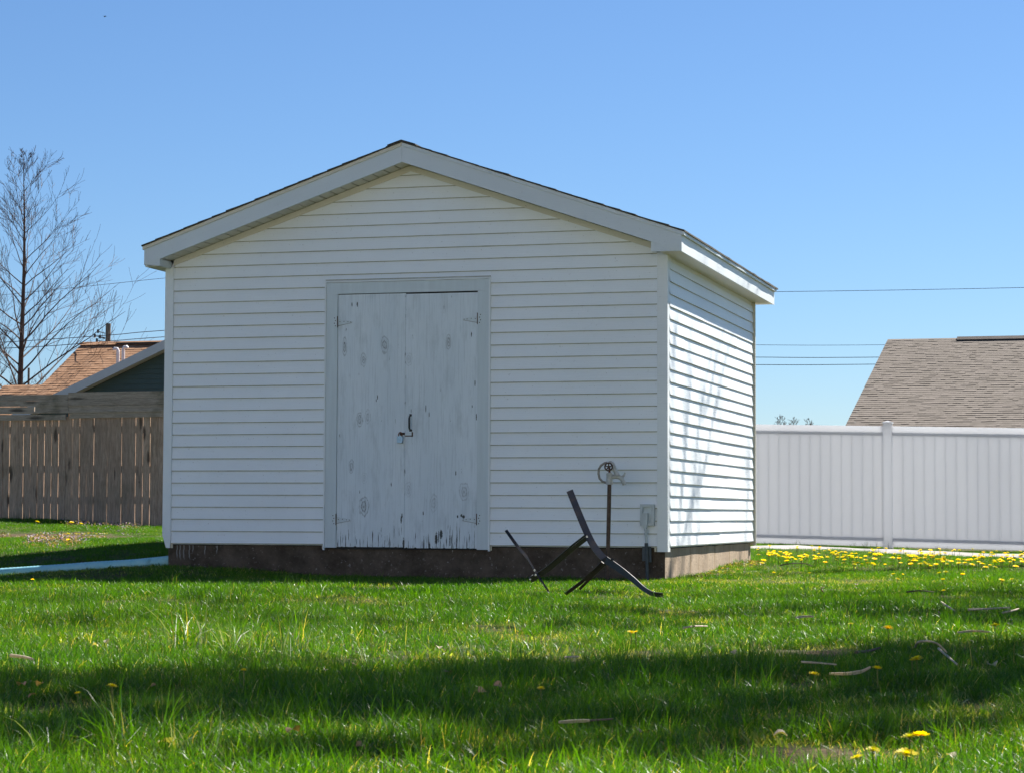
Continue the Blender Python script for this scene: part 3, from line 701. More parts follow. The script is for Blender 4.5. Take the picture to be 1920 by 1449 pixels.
# ================================================================== wooden fence, left
wf = thing('wooden_fence', (-16,20,0), 'weathered brown picket fence with stacked boards along its top', 'wooden fence')
def gzf(x): return .27+(-13.5-x)*.042 if x > -17 else .417
pick = []
x = -20.6; i = 0
while x < -8.2:
    w = .134+random.uniform(-.002,.004); gap = random.choice([.002,.010,.010,.013,.004])
    top = (2.33 if x > -15.42 else 2.29)+random.uniform(-.005,.005)
    p = MB(); n = 4; vv = []; yy = 19.985+random.uniform(-.012,.006); tw = random.uniform(-.006,.006)
    for j in range(n+1):
        z = gzf(x)-.12+(top-gzf(x)+.12)*j/n; b1 = noise.noise((x*7, z*.8, 1))*.006; b2 = noise.noise((x*7+3, z*.8, 5))*.005
        vv += [(x+b1, yy, z), (x+w+b2, yy+tw, z), (x+w+b2, yy+tw+.018, z), (x+b1, yy+.018, z)]
    p.add(vv, [(a*4+b, a*4+(b+1) % 4, (a+1)*4+(b+1) % 4, (a+1)*4+b) for a in range(n) for b in range(4)] + [(3,2,1,0), (n*4,n*4+1,n*4+2,n*4+3)])
    fixn(p.build('picket', M_WOOD, wf)); x += w+gap; i += 1
for z in (.75, 1.32, 2.05):
    MB().box(-20.6, -8.2, 20.01, 20.05, z, z+.085).build('back_rail', M_WOOD, wf)
def hboard(x0, x1, za, zb, h, y, t=.03):
    n = 8; vv = []
    for j in range(n+1):
        x = x0+(x1-x0)*j/n; z = za+(zb-za)*j/n+noise.noise((x*.7, h*50, za*3))*.006
        vv += [(x, y, z), (x, y, z+h), (x, y+t, z+h), (x, y+t, z)]
    b = MB(); b.add(vv, [(a*4+c, a*4+(c+1) % 4, (a+1)*4+(c+1) % 4, (a+1)*4+c) for a in range(n) for c in range(4)] + [(3,2,1,0), (n*4,n*4+1,n*4+2,n*4+3)])
    return fixn(b.build('top_board', M_WOODH, wf))
hboard(-20.5,-15.43, 2.60,2.595, .110, 19.95); hboard(-15.425,-8.2, 2.610,2.66, .125, 19.95)
hboard(-20.5,-15.43, 2.495,2.49, .100, 19.95); hboard(-15.425,-8.2, 2.495,2.53, .112, 19.95)
hboard(-16.1,-15.43, 2.385,2.375, .112, 19.96); hboard(-20.5,-16.12, 2.385,2.385, .098, 19.96); hboard(-15.425,-8.2, 2.395,2.42, .095, 19.965)
hboard(-20.5,-8.2, 2.345,2.385, .035, 19.93, .06)
hboard(-20.5,-15.47, 2.235,2.232, .105, 19.94, .03); hboard(-15.40,-8.2, 2.262,2.295, .110, 19.95, .03)
for x in (-17.9,-15.42,-12.95,-10.5): MB().box(x-.045, x+.045, 20.05, 20.14, .1, 2.6).build('post', M_WOOD, wf)

# ================================================================== white vinyl fence, right
vf = thing('vinyl_fence', (0,16.33,0), 'white vinyl privacy fence with tongue and groove boards behind the lawn', 'vinyl fence')
VY = 16.33
def vz(x): return .058-.0215*(x+1.0)     # fence bottom
posts = [-5.02, -2.52, -.018, 2.47, 4.95, 7.4]
for x in posts:
    zb = vz(x)
    po = MB().box(x-.065, x+.065, VY-.065, VY+.065, zb-.1, zb+1.865).build('post', M_WPOST, vf)
    c = MB(); c.box(x-.075, x+.075, VY-.075, VY+.075, zb+1.865, zb+1.885)
    c.add([(x-.068,VY-.068,zb+1.885),(x+.068,VY-.068,zb+1.885),(x+.068,VY+.068,zb+1.885),(x-.068,VY+.068,zb+1.885),(x,VY,zb+1.91)], [(0,1,4),(1,2,4),(2,3,4),(3,0,4)])
    c.build('post_cap', M_WPOST, po)
for a, b in zip(posts[:-1], posts[1:]):
    x0, x1 = a+.0655, b-.0655
    def rail(zr, h):
        m_ = MB(); z0, z1 = vz(x0)+zr, vz(x1)+zr
        m_.add([(x0,VY-.015,z0),(x1,VY-.015,z1),(x1,VY+.015,z1),(x0,VY+.015,z0),(x0,VY-.015,z0+h),(x1,VY-.015,z1+h),(x1,VY+.015,z1+h),(x0,VY+.015,z0+h)],
               [(0,3,2,1),(4,5,6,7),(0,1,5,4),(1,2,6,5),(2,3,7,6),(3,0,4,7)])
        m_.build('rail', M_WPOST, vf)
    rail(1.685, .14); rail(.02, .13)
    nb = 15; w = (x1-x0)/nb
    for i in range(nb):
        xa = x0+i*w; xb = xa+w; z0, z1 = vz(xa)+.10, vz(xa)+1.73; g_ = .003
        bm_ = MB(); poly = [(xa+.0002, VY-.0097), (xa+g_, VY-.011), (xb-g_, VY-.011), (xb-.0002, VY-.0097), (xb-.0002, VY+.011), (xa+.0002, VY+.011)]
        bm_.prism(poly, 'z', z0, z1); fixn(bm_.build('fence_board', M_WFENCE, vf))

# ================================================================== shingled neighbour houses
def slope_courses(par, mat, x0, x1, yr, zr, ye, ze, n, tab=.30, x0e=None):
    """south-facing slope from ridge (yr,zr) to eave (ye,ze); one stepped strip per course with cut tabs"""
    x0e = x0 if x0e is None else x0e
    for i in range(n):
        t0, t1 = i/n, (i+1)/n
        ya, za, yb, zb = yr+(ye-yr)*t0, zr+(ze-zr)*t0, yr+(ye-yr)*t1, zr+(ze-zr)*t1
        xa = x0+(x0e-x0)*t1
        m_ = MB(); x = xa; 
        L = math.hypot(ye-yr, ze-zr); dy, dz = (ye-yr)/L, (ze-zr)/L; ny, nz = dz, -dy
        if nz < 0: ny, nz = -ny, -nz
        while x < x1:
            w = tab*random.uniform(.45,1.3); xe = min(x+w, x1)
            lift = random.choice([.009,.010,.016]); ext = random.choice([0,0,.012])
            yb2, zb2 = yb+dy*ext, zb+dz*ext
            m_.add([(x,ya-dy*.01+ny*.004,za-dz*.01+nz*.004),(xe,ya-dy*.01+ny*.004,za-dz*.01+nz*.004),(xe,yb2+ny*lift,zb2+nz*lift),(x,yb2+ny*lift,zb2+nz*lift),
                    (x,yb2-ny*.004,zb2-nz*.004),(xe,yb2-ny*.004,zb2-nz*.004)], [(0,1,2,3)[::-1],(3,2,5,4)[::-1]])
            x = xe
        m_.build('shingle_course', mat, par)
# --- left house
lh = thing('house', (-18,33,0), 'neighbour house with tan hip roof and dark green gable behind the wooden fence', 'house')
SRX, GY = -15.5, 28.0
def rk(x): return 4.15+(-17.196+0-x)*-.433 if x < SRX else 4.15+(SRX+17.196)*.433-(x-SRX)*.433
apx = rk(SRX)
wall = MB(); wall.prism([(-20.3,0),(-10.7,0),(-10.7,rk(-10.7)-.02),(SRX,apx-.02),(-20.3,rk(-20.3)-.02)], 'y', GY+.33, 36); fixn(wall.build('wall', M_GREEN, lh))
z = 2.2
while z < apx-.1:
    half = (apx-z)/.433; half2 = max(.02, (apx-z-.12)/.433)
    b = MB(); y0 = GY+.30
    b.add([(SRX-half,y0,z),(SRX+half,y0,z),(SRX+half2,y0+.02,z+.12),(SRX-half2,y0+.02,z+.12),(SRX-half,y0+.03,z),(SRX+half,y0+.03,z)], [(0,1,2,3),(0,4,5,1)])
    b.build('siding_board', M_GREEN, lh); z += .11
for sgn, xe in ((-1,-21.1),(1,-9.9)):
    xe_ = xe; ze = rk(xe)
    b = MB(); b.prism([(SRX,apx),(xe_,ze),(xe_,ze+.205),(SRX,apx+.205)], 'y', GY, GY+.03); fixn(b.build('rake_board', M_BLUEGREY, lh))
    b = MB(); b.prism([(SRX,apx+.012),(xe_,ze+.012),(xe_,ze+.03),(SRX,apx+.03)], 'y', GY+.03, GY+.32); fixn(b.build('soffit', M_SOFF, lh))
    b = MB(); b.prism([(SRX,apx+.17),(xe_,ze+.17),(xe_,ze+.20),(SRX,apx+.20)], 'y', GY+.03, 38); fixn(b.build('roof', M_SH_TAN, lh))
slope_courses(lh, M_SH_TAN, -24.72, -14, 39, 5.22, 34.4, 2.72, 34, .22)
slope_courses(lh, M_SH_TAN, -25.9, -24.70, 36.75, 3.95, 34.6, 2.80, 17, .30, -25.9)
b = MB(); b.prism([(39,5.21),(34.4,2.70),(34.4,2.5),(43.6,2.5),(43.6,2.70)], 'x', -24.70, -14); fixn(b.build('roof', M_SH_TAN, lh))
b = MB(); b.prism([(36.75,3.94),(34.6,2.78),(34.6,2.5),(40,2.5),(40,3.2)], 'x', -25.88, -24.705); fixn(b.build('roof', M_SH_TAN, lh))
MB().box(-25.6,-14.2,35,43,0,2.7).build('wall', M_GREEN, lh)
b = MB(); b.prism([(38.8,5.17),(39,5.27),(39.2,5.17)], 'x', -24.72, -14); fixn(b.build('ridge_cap', M_SH_TAN, lh))
b = MB(); b.box(-23.6,-18,38.82,38.9,5.17,5.22); b.build('ridge_vent', M_DARKGAP, lh)
for (u, v0, d) in ((221, 672, -1), (231, 669, 1)):
    p = at_y(u, v0, 36.6); r = .045
    o_ = MB().tube([p+Vector((0,0,-.2)), p+Vector((0,0,.12)), p+Vector((0,0,.20)), p+Vector((d*.03,0,.25)), p+Vector((d*.09,0,.26)), p+Vector((d*.12,0,.22))], r, 10).build('vent_pipe', M_PVC, lh, True)
# --- right house
rh = thing('house', (4,33,0), 'neighbour house with broad taupe shingle roof behind the white fence', 'house')
slope_courses(rh, M_SH_GREY, -1.79, 12, 33, 4.47, 25.8, 2.02, 52, .17, -1.96)
b = MB(); b.prism([(33,4.46),(25.8,2.00),(25.8,1.9),(40,1.9),(40,2.08)], 'x', -1.77, 12); fixn(b.build('roof', M_SH_GREY, rh))
MB().box(-1.5,11.7,26.2,39.6,0,2.0).build('wall', M_HWALL, rh)
b = MB(); b.prism([(32.75,4.40),(32.9,4.50),(33.05,4.50),(33.2,4.40)], 'x', -.25, 12); fixn(b.build('ridge_vent', M_SH_GREY, rh))
MB().box(-.25,12,32.72,32.76,4.36,4.42).build('vent_gap', M_DARKGAP, rh)

# --- unseen low building added behind the shed to cast a shadow band on the lawn
ou = thing('shadow_outbuilding', (-4.6,10.4,0), 'unseen low brown building added behind the white shed to shade the lawn', 'shadow_outbuilding')
MB().box(-6.36,-1.6,4.85,10.0,0,3.38).build('wall', M_HWALL, ou)
b = MB(); b.prism([(-6.42,3.36),(-4.35,4.1),(-1.45,3.36)], 'y', 4.75, 10.15); fixn(b.build('roof', M_SH_TAN, ou))
# unseen house added behind the camera, its sunlit wall bouncing light onto the shed
hb_ = thing('house', (2,-27,0), 'unseen pale two storey house added behind the camera to bounce sun onto the shed', 'house')
MB().box(-10,14,-32,-23.5,-.2,6.4).build('wall', M_HWALL2, hb_)
b = MB(); b.prism([(-32.5,6.4),(-27.7,8.8),(-23,6.4)], 'x', -10.5, 14.5); fixn(b.build('roof', M_SH_TAN, hb_))
for i in range(6):
    for z_ in (.9, 3.9):
        w_ = MB().box(-8+i*3.8,-6.9+i*3.8,-23.5,-23.46,z_,z_+1.3).build('window', M_SLATE, hb_)

# ================================================================== trees
def grow(mbT, mbB, base, height, r0, seed, lean=(0,0), nb=46, first=.12, wide=.33, twigR=.005, up=.9, levels=3, thin=1.0):
    rnd = random.Random(seed)
    pts = []; n = 16
    for i in range(n+1):
        t = i/n
        pts.append(Vector(base)+Vector((lean[0]*t*height+.05*math.sin(t*7+seed)*t, lean[1]*t*height+.05*math.cos(t*5+seed)*t, height*t)))
    rad = [max(twigR, r0*(1-t/n)**.85) for t in range(n+1)]
    mbT.tube(pts, rad, 8)
    def P(t):
        f = t*n; i = min(n-1, int(f)); return pts[i].lerp(pts[i+1], f-i)
    def branch(p, d, L, r, lev):
        k = 6 if lev < 2 else 4; q = [p]; dd = d.copy(); rr = [r]
        for i in range(k):
            dd = (dd+Vector((rnd.uniform(-.16,.16), rnd.uniform(-.16,.16), rnd.uniform(-.05,.13)*up))).normalized()
            q.append(q[-1]+dd*L/k); rr.append(max(twigR*.6, r*(1-(i+1)/k*.85)))
        mbB.tube(q, rr, 5 if lev < 2 else 3, False)
        if lev < levels:
            m_ = int((7 if lev == 1 else 5)*thin)
            for i in range(m_):
                t = rnd.uniform(.2,1); ii = min(k-1, int(t*k)); pp_ = q[ii].lerp(q[ii+1], t*k-ii)
                tg = (q[ii+1]-q[ii]).normalized(); side = Vector((rnd.gauss(0,1), rnd.gauss(0,1), rnd.gauss(.2,.6)))
                side = (side-tg*side.dot(tg)).normalized()
                branch(pp_, (tg*.85+side*.6+Vector((0,0,.15))).normalized(), L*rnd.uniform(.28,.5), max(twigR*.7, rr[ii]*.55), lev+1)
    for i in range(nb):
        t = first+(1-first)*((i+rnd.random())/nb); a = i*2.4+rnd.random()*.6
        el = .55+.35*t+rnd.uniform(-.12,.12)
        d = Vector((math.cos(a)*math.cos(el), math.sin(a)*math.cos(el), math.sin(el)))
        L = height*wide*(1-t)**.75*rnd.uniform(.75,1.15)+.12
        branch(P(t), d, L, max(twigR, r0*(1-t)**.9*.38), 1)
def bare_tree(name, base, height, r0, seed, label, mt, mb_, cat='tree', group=None, **kw):
    t = thing(name, base, label, cat, group); a, b = MB(), MB()
    grow(a, b, base, height, r0, seed, **kw)
    a.build('trunk', mt, t, True); b.build('branches', mb_, t); return t
p = at_depth(38, 740, 62); q = at_depth(42, 285, 62)
bare_tree('bare_tree', (p.x, p.y, 0), q.z, .12, 3, 'tall bare tree with upswept twigs beside the tan roof', M_BARK, M_TWIG, nb=50, first=.30, wide=.44, twigR=.0065, thin=1.0)
p = at_depth(-60, 740, 66)
bare_tree('bare_tree', (p.x, p.y, 0), 8.2, .13, 11, 'bare tree half outside the frame at the left edge', M_BARK, M_TWIG, nb=54, first=.25, wide=.42, twigR=.006)
for (u, s) in ((30, 21), (78, 22)):
    p = at_depth(u, 740, 74); bare_tree('bare_bush', (p.x, p.y, 0), 4.7+.3*(s-21), .06, s, 'pale bare bush low behind the roof, %s' % ('nearer the tall trunk' if s == 21 else 'nearer the grey post'), M_TWIG2, M_TWIG2, 'bush', 'bare bushes behind the left house', nb=34, first=.3, wide=.35, twigR=.008, levels=2)
for (u, v, s) in ((1463, 778, 31), (1487, 782, 32), (1516, 784, 33)):
    p = at_depth(u, v+4, 95)
    bare_tree('distant_tree', (p.x, p.y, 0), p.z, .05, s, ('small bare treetop over the white fence, %s' % ['nearest the shed','in the middle of three','nearest the taupe roof'][s-31]), M_TWIG2, M_TWIG2, 'tree', 'bare treetops over the white fence', nb=34, first=.5, wide=.26, twigR=.007, levels=3)

# utility poles and lines
def pole(u, vt, dep, dia, label, hgt=0):
    p = at_depth(u, vt, dep); t = thing('utility_pole', (p.x, p.y, 0), label, 'utility pole')
    MB().tube([(p.x,p.y,-.2),(p.x,p.y,p.z*.5),(p.x,p.y,p.z)], [dia/2*1.15,dia/2*1.05,dia/2], 12).build('pole_shaft', M_POLE, t, True); return t, p
t, p = pole(203, 607, 100, .23, 'wooden utility pole rising behind the tan roof')
b = MB()
for i, (dx, dz) in enumerate(((-.45,-.35),(-.6,-.55),(-.5,-.75),(-.35,-.6))):
    b.tube([(p.x-.1,p.y-.1,p.z+dz-.1),(p.x+dx,p.y-.1,p.z+dz)], .02, 5); b.tube([(p.x+dx,p.y-.1,p.z+dz-.08),(p.x+dx,p.y-.1,p.z+dz+.08)], .05, 6)
b.build('insulator', M_WIRE, t)
t, p = pole(54, 690, 80, .08, 'thin grey post standing before the bare bushes')
t, p = pole(760, 470, 62, .25, 'utility pole hidden behind the white shed')
HP = p
def wire(pts, label, r=.010):
    P_ = spl([Vector(q) for q in pts], 6); return tag(MB().tube(P_, r, 5).build('power_line', M_WIRE), label, 'power line', 'power lines')
D = lambda u, v, d=62: at_depth(u, v, d)
wire([D(-300,585), D(165,537), D(308,522), D(520,503), D(760,484)], 'highest thin wire left of the shed eave, rising towards it', .006)
wire([D(-300,660), D(40,640), D(215,628), D(308,620), D(760,590)], 'upper of the two wires left of the shed over the tan roof')
wire([D(-300,664), D(40,652), D(205,640), D(308,632), D(760,600)], 'lower of the two wires left of the shed over the tan roof')
wire([D(760,540), D(1100,549), D(1453,547.5), D(1903,540), D(2300,528)], 'highest wire right of the shed, level with its eave', .0075)
wire([D(760,625), D(1100,643), D(1420,647), D(1650,647), D(2300,640)], 'faint upper wire of the three beside the taupe roof', .006)
wire([D(760,645), D(1100,666), D(1420,670), D(1650,670), D(2300,662)], 'middle wire of the three beside the taupe roof', .009)
wire([D(760,660), D(1100,680), D(1420,684), D(1650,683), D(2300,675)], 'lowest wire of the three beside the taupe roof', .009)
# bird
p = at_depth(197, 31, 120)
bd = thing('bird', p, 'tiny dark bird flying near the upper left corner', 'bird')
b = MB(); b.tube([p+Vector((-.07,0,-.03)), p, p+Vector((.09,0,.0))], [.01,.03,.008], 6); b.build('body', M_WIRE, bd)
b = MB(); b.add([p, p+Vector((-.16,.02,.035)), p+Vector((-.05,.02,-.01)), p+Vector((.0,-.02,-.1))], [(0,1,2),(0,2,3)]); b.build('wings', M_WIRE, bd)

# ---- trees outside the frame to the right, whose shadows cross the lawn and the wall
def upsun(x, y, h, z=0.0):
    k_ = (h-z)/SV.z; return Vector((x+SV.x*k_, y+SV.y*k_, h))
def leafblob(mb, c, r, n, size, rnd):
    for _ in range(n):
        while True:
            a = Vector((rnd.uniform(-1,1), rnd.uniform(-1,1), rnd.uniform(-1,1)))
            if a.length < 1: break
        if noise.noise((a.x*2.6+c.x, a.y*2.6+c.y, 0)) < (.07 if n > 800 else -.02): continue
        P_ = c+Vector((a.x*r[0], a.y*r[1], a.z*r[2]))
        d1 = Vector((rnd.gauss(0,1), rnd.gauss(0,1), rnd.gauss(0,1))).normalized(); d2 = d1.orthogonal().normalized()
        s_ = size*rnd.uniform(.6,1.3)
        mb.add([P_-d1*s_, P_+d2*s_*.45, P_+d1*s_, P_-d2*s_*.45], [(0,1,2,3)])
rnd = random.Random(5)
blobs = [ # u, v, height, rx, ry, rz, n
 (980,1258,7.6,.70,.34,.3,1100),(1230,1266,7.9,.5,.28,.3,620),(640,1292,7.2,.7,.30,.35,1100),(300,1292,7.0,.6,.40,.3,900),(60,1310,7.0,.4,.3,.3,500),
 (1780,1222,8.2,.55,.42,.3,900),(1500,1270,8.0,.5,.22,.3,500),(1250,1158,7.4,.6,.4,.3,450),(1700,1152,7.8,.9,.55,.3,900),(1880,1160,7.8,.5,.5,.3,600),
 (230,1168,6.6,.9,.8,.3,900),(700,1172,6.8,.8,.4,.3,500),(520,1120,6.5,.8,.8,.3,600),(1120,1180,7.0,.4,.25,.3,300),
 (1780,1372,8.4,.22,.18,.2,220),(1060,1362,8.3,.35,.2,.2,350),(200,1365,8.0,.3,.2,.2,300),(560,1335,8.0,.3,.2,.2,300),(1400,1320,8.2,.3,.15,.2,250),(900,1140,6.8,.7,.7,.3,450),(1450,1120,7.5,.9,.9,.3,500)]
blobs += [(330,1322,7.6,.5,.22,.25,500),(620,1350,7.8,.35,.14,.2,260),(950,1330,7.9,.4,.16,.2,300),(1250,1370,8.1,.35,.13,.2,260),(60,1400,7.8,.3,.12,.2,200),(800,1410,8.0,.3,.09,.2,180)]
for _ in range(44):
    v_ = rnd.choice([rnd.uniform(1100,1172), rnd.uniform(1240,1290), rnd.uniform(1290,1433), rnd.uniform(1300,1433)]); k_ = (v_-965)/300
    blobs.append((rnd.uniform(0,1920), v_, rnd.uniform(6.5,8.5), rnd.uniform(.12,.38)/max(.6,k_), rnd.uniform(.06,.16)/max(.6,k_), .15, int(150/max(.7,k_))))
cr = MB(); br = MB(); lim = []
for (u, v, h, rx, ry, rz, n) in blobs:
    g_ = gp(u, v); c = upsun(g_.x, g_.y, h, g_.z+.05); leafblob(cr, c, (rx*1.1, ry*1.15, rz*1.3), int(n*2.1), .065, rnd); lim.append(c)
tA = thing('shade_tree', (7.2,-2.2,0), 'leafing shade tree standing outside the frame to the right of the lawn', 'tree')
tr = Vector((7.2,-2.2,-.1)); MB().tube([tr, tr+Vector((-.1,0,2)), tr+Vector((-.3,.1,4.2)), tr+Vector((-.6,.2,6.5)), tr+Vector((-.9,.3,8.6))], [.26,.21,.17,.12,.05], 12).build('trunk', M_BARK, tA, True)
for c in lim:
    st_ = tr+Vector((-.3,.1,max(3.6, c.z-2.6+.2*rnd.random())))
    mid = st_.lerp(c, .5)+Vector((0,0,.35)); br.tube([st_, mid, c], [.07,.045,.012], 6)
gt_, gb_ = MB(), MB(); grow(gt_, gb_, (7.2,-2.2,0), 9.8, .05, 77, nb=46, first=.46, wide=.52, twigR=.010, levels=3, thin=1.1)
br.add(gb_.v, gb_.f)
br.build('branches', M_BARK, tA, True); cr.build('crown', M_CROWN, tA)
tC = thing('shade_tree', (6.4,4.6,0), 'bare shade tree standing outside the frame right of the white fence lawn', 'tree')
gt_, gb_ = MB(), MB(); grow(gt_, gb_, (6.4,4.6,0), 10.0, .2, 88, nb=44, first=.50, wide=.40, twigR=.010, levels=3, thin=1.1)
gt_.build('trunk', M_BARK, tC, True); gb_.build('branches', M_BARK, tC)
# young tree whose upswept limbs cast streaks on the side wall
tB = thing('young_tree', (4.3,7.9,0), 'slender bare young tree standing right of the shed outside the frame', 'tree')
def wallpt(u, v): 
    d = ray(u, v); t = (0-CAM[0])/d[0]; p = CAM+d*t; return p[1], p[2]
a_, b_ = MB(), MB(); fork = Vector((3.95,8.0,5.6))
a_.tube([(4.3,7.9,-.1),(4.25,7.95,2),(4.1,8.0,4.2),fork], [.11,.09,.07,.055], 10)
KY, KZ = SV.y/SV.x, SV.z/SV.x
streaks = [([(1264,1080),(1272,1045),(1287,985),(1300,930),(1319,883),(1332,815),(1344,759),(1358,690),(1372,634),(1385,590)], 3.3, 2.6, .030),
 ([(1275,960),(1280,930),(1283,880),(1290,800),(1293,720),(1291,660),(1300,590)], 3.5, 2.9, .026),
 ([(1310,800),(1322,770),(1334,724),(1340,690),(1352,640),(1362,600)], 3.2, 2.8, .028),
 ([(1395,1050),(1397,1010),(1402,960),(1404,900),(1401,820)], 3.5, 3.0, .022),
 ([(1262,760),(1264,700),(1265,640),(1275,590)], 3.4, 3.0, .024), ([(1303,800),(1318,740),(1330,690),(1334,640),(1340,600)], 3.6, 3.1, .014),
 ([(1300,1075),(1303,1040),(1310,1000),(1311,900),(1313,830)], 3.7, 3.1, .020), ([(1340,960),(1345,900),(1350,830),(1352,760)], 3.7, 3.2, .010), ([(1262,1000),(1268,920),(1270,860)], 3.7, 3.2, .012)]
for (pl_, xa_, xb_, r_b) in streaks:
    q = []
    for i, (u, v) in enumerate(pl_):
        yw, zw = wallpt(u, v); t = i/(len(pl_)-1); X_ = xa_+(xb_-xa_)*t; q.append(Vector((X_, yw+KY*X_, zw+KZ*X_)))
    r_b *= .8; P_ = spl([fork, fork.lerp(q[0], .5)+Vector((.1,0,-.1))]+q, 4)
    b_.tube(P_, [r_b*(1.15-.75*i/len(P_)) for i in range(len(P_))], 6)
    for _ in range(9):
        i = rnd.randint(9, len(P_)-3); d = (P_[i+1]-P_[i]).normalized()+Vector((rnd.uniform(-.2,.5), rnd.uniform(-.6,.6), rnd.uniform(0,.3))); L_ = rnd.uniform(.3,.9)
        b_.tube([P_[i], P_[i]+d*L_*.5, P_[i]+d*L_+Vector((0,0,.08))], [r_b*.35, r_b*.25, .003], 4)
a_.build('trunk', M_BARK, tB, True); b_.build('branches', M_TWIG, tB)

# ================================================================== grass
def cw(lat, dep):
    """lateral / depth coordinates of the lawn in the view direction -> world x, y"""
    f2 = Vector((math.sin(YAW), math.cos(YAW))); r2 = Vector((math.cos(YAW), -math.sin(YAW)))
    p = Vector((CAM[0], CAM[1]))+r2*lat+f2*dep; return p.x, p.y
def tuft(name, nbl, rad, hmin, hmax, w, seed, straw=.07, cols=None, lean=.35, droop=.5):
    rnd = random.Random(seed); v = []; f = []; c = []
    for i in range(nbl):
        a = rnd.uniform(0, 6.283); r = rad*math.sqrt(rnd.random()); bx, by = r*math.cos(a), r*math.sin(a)
        h = rnd.uniform(hmin, hmax)*(1 if rnd.random() < .85 else 1.25); az = rnd.uniform(0, 6.283); ln = abs(rnd.gauss(0, lean)); dr = rnd.uniform(0, droop)
        fa = rnd.uniform(0, 6.283); wx, wy = math.cos(fa)*w*rnd.uniform(.6,1.2), math.sin(fa)*w*rnd.uniform(.6,1.2)
        if rnd.random() < straw: col = rnd.choice([(.38,.33,.18),(.28,.23,.13),(.52,.47,.34)]); h *= .75
        else:
            q = rnd.random(); col = (.032+.043*q, .104+.072*q, .003+.008*rnd.random())
        if cols: col = rnd.choice(cols)
        o = len(v); K = 4
        for k_ in range(K+1):
            t = k_/K; ang = ln+dr*t*t
            x = bx+math.cos(az)*h*t*math.sin(ang); y = by+math.sin(az)*h*t*math.sin(ang); z = h*t*math.cos(ang*.9)-.006
            ww = (1-t**1.8)
            if k_ < K: v += [(x-wx*ww, y-wy*ww, z), (x+wx*ww, y+wy*ww, z)]; c += [tuple(q*(.55+.45*t) for q in col)]*2 if False else [col]*2
            else: v.append((x, y, z)); c.append(col)
        f += [(o+2*k_, o+2*k_+1, o+2*k_+3, o+2*k_+2) for k_ in range(K-1)] + [(o+2*(K-1), o+2*(K-1)+1, o+2*K)]
    me = bpy.data.meshes.new(name); me.from_pydata(v, [], f); me.materials.append(M_GRASS)
    at = me.color_attributes.new('Col', 'FLOAT_COLOR', 'POINT'); at.data.foreach_set('color', [q for cc in c for q in (*cc, 1.0)])
    me.polygons.foreach_set('use_smooth', [True]*len(me.polygons))
    return bpy.data.objects.new(name, me)
def tuft_col(name, items):
    c = bpy.data.collections.new(name)
    for o in items: c.objects.link(o)
    return c
C_LAWN = tuft_col('lawn_tufts', [tuft('tuft%d' % i, 36, .06, .026, .070, .00125, 100+i, .05, lean=.55, droop=.8) for i in range(6)] +
                  [tuft('tuft_f%d' % i, 30, .06, .015, .042, .0012, 120+i, .12, lean=.8) for i in range(3)])
C_FAR = tuft_col('far_tufts', [tuft('ftuft%d' % i, 34, .10, .018, .050, .0018, 140+i, .08, lean=.5) for i in range(5)])
C_THATCH = tuft_col('thatch_tufts', [tuft('thatch%d' % i, 18, .06, .02, .05, .0012, 160+i, 1.0, lean=1.0, droop=.6) for i in range(3)])
C_LONG = tuft_col('long_tufts', [tuft('long%d' % i, 9, .035, .12, .22, .0023, 180+i, .2, lean=.35, droop=.9) for i in range(4)])
C_WEED = tuft_col('weed_tufts', [tuft('weed%d' % i, 12, .05, .02, .04, .006, 190+i, 0, cols=[(.10,.15,.05),(.14,.19,.08),(.07,.12,.03),(.30,.34,.24)], lean=.9, droop=.4) for i in range(3)])
def scatter(name, pts, coll, label, cat, kind='stuff'):
    """pts: rows x y z scale rot tilt"""
    me = bpy.data.meshes.new(name); me.from_pydata([tuple(p[:3]) for p in pts], [], [])
    for nm, ty, vals in (('sc', 'FLOAT', [p[3] for p in pts]), ('rz', 'FLOAT', [p[4] for p in pts]), ('id_', 'INT', list(range(len(pts))))):
        a = me.attributes.new(nm, ty, 'POINT'); a.data.foreach_set('value', vals)
    ob = bpy.data.objects.new(name, me); COL.objects.link(ob)
    ng = bpy.data.node_groups.new(name, 'GeometryNodeTree')
    ng.interface.new_socket('Geometry', in_out='INPUT', socket_type='NodeSocketGeometry'); ng.interface.new_socket('Geometry', in_out='OUTPUT', socket_type='NodeSocketGeometry')
    gi, go = ng.nodes.new('NodeGroupInput'), ng.nodes.new('NodeGroupOutput')
    ci = ng.nodes.new('GeometryNodeCollectionInfo'); ci.inputs[0].default_value = coll; ci.inputs['Separate Children'].default_value = True; ci.inputs['Reset Children'].default_value = True
    ip = ng.nodes.new('GeometryNodeInstanceOnPoints'); ip.inputs['Pick Instance'].default_value = True
    na = ng.nodes.new('GeometryNodeInputNamedAttribute'); na.data_type = 'FLOAT'; na.inputs[0].default_value = 'sc'
    nr = ng.nodes.new('GeometryNodeInputNamedAttribute'); nr.data_type = 'FLOAT'; nr.inputs[0].default_value = 'rz'
    cx = ng.nodes.new('ShaderNodeCombineXYZ'); ng.links.new(nr.outputs[0], cx.inputs[2])
    rv = ng.nodes.new('FunctionNodeRandomValue'); rv.data_type = 'INT'
    rv.inputs[4].default_value = 0; rv.inputs[5].default_value = len(coll.objects)-1
    ng.links.new(rv.outputs[2], ip.inputs['Instance Index'])
    ng.links.new(gi.outputs[0], ip.inputs['Points']); ng.links.new(ci.outputs[0], ip.inputs['Instance'])
    ng.links.new(cx.outputs[0], ip.inputs['Rotation']); ng.links.new(na.outputs[0], ip.inputs['Scale'])
    ng.links.new(ip.outputs[0], go.inputs[0])
    md = ob.modifiers.new('scatter', 'NODES'); md.node_group = ng
    return tag(ob, label, cat, kind=kind)
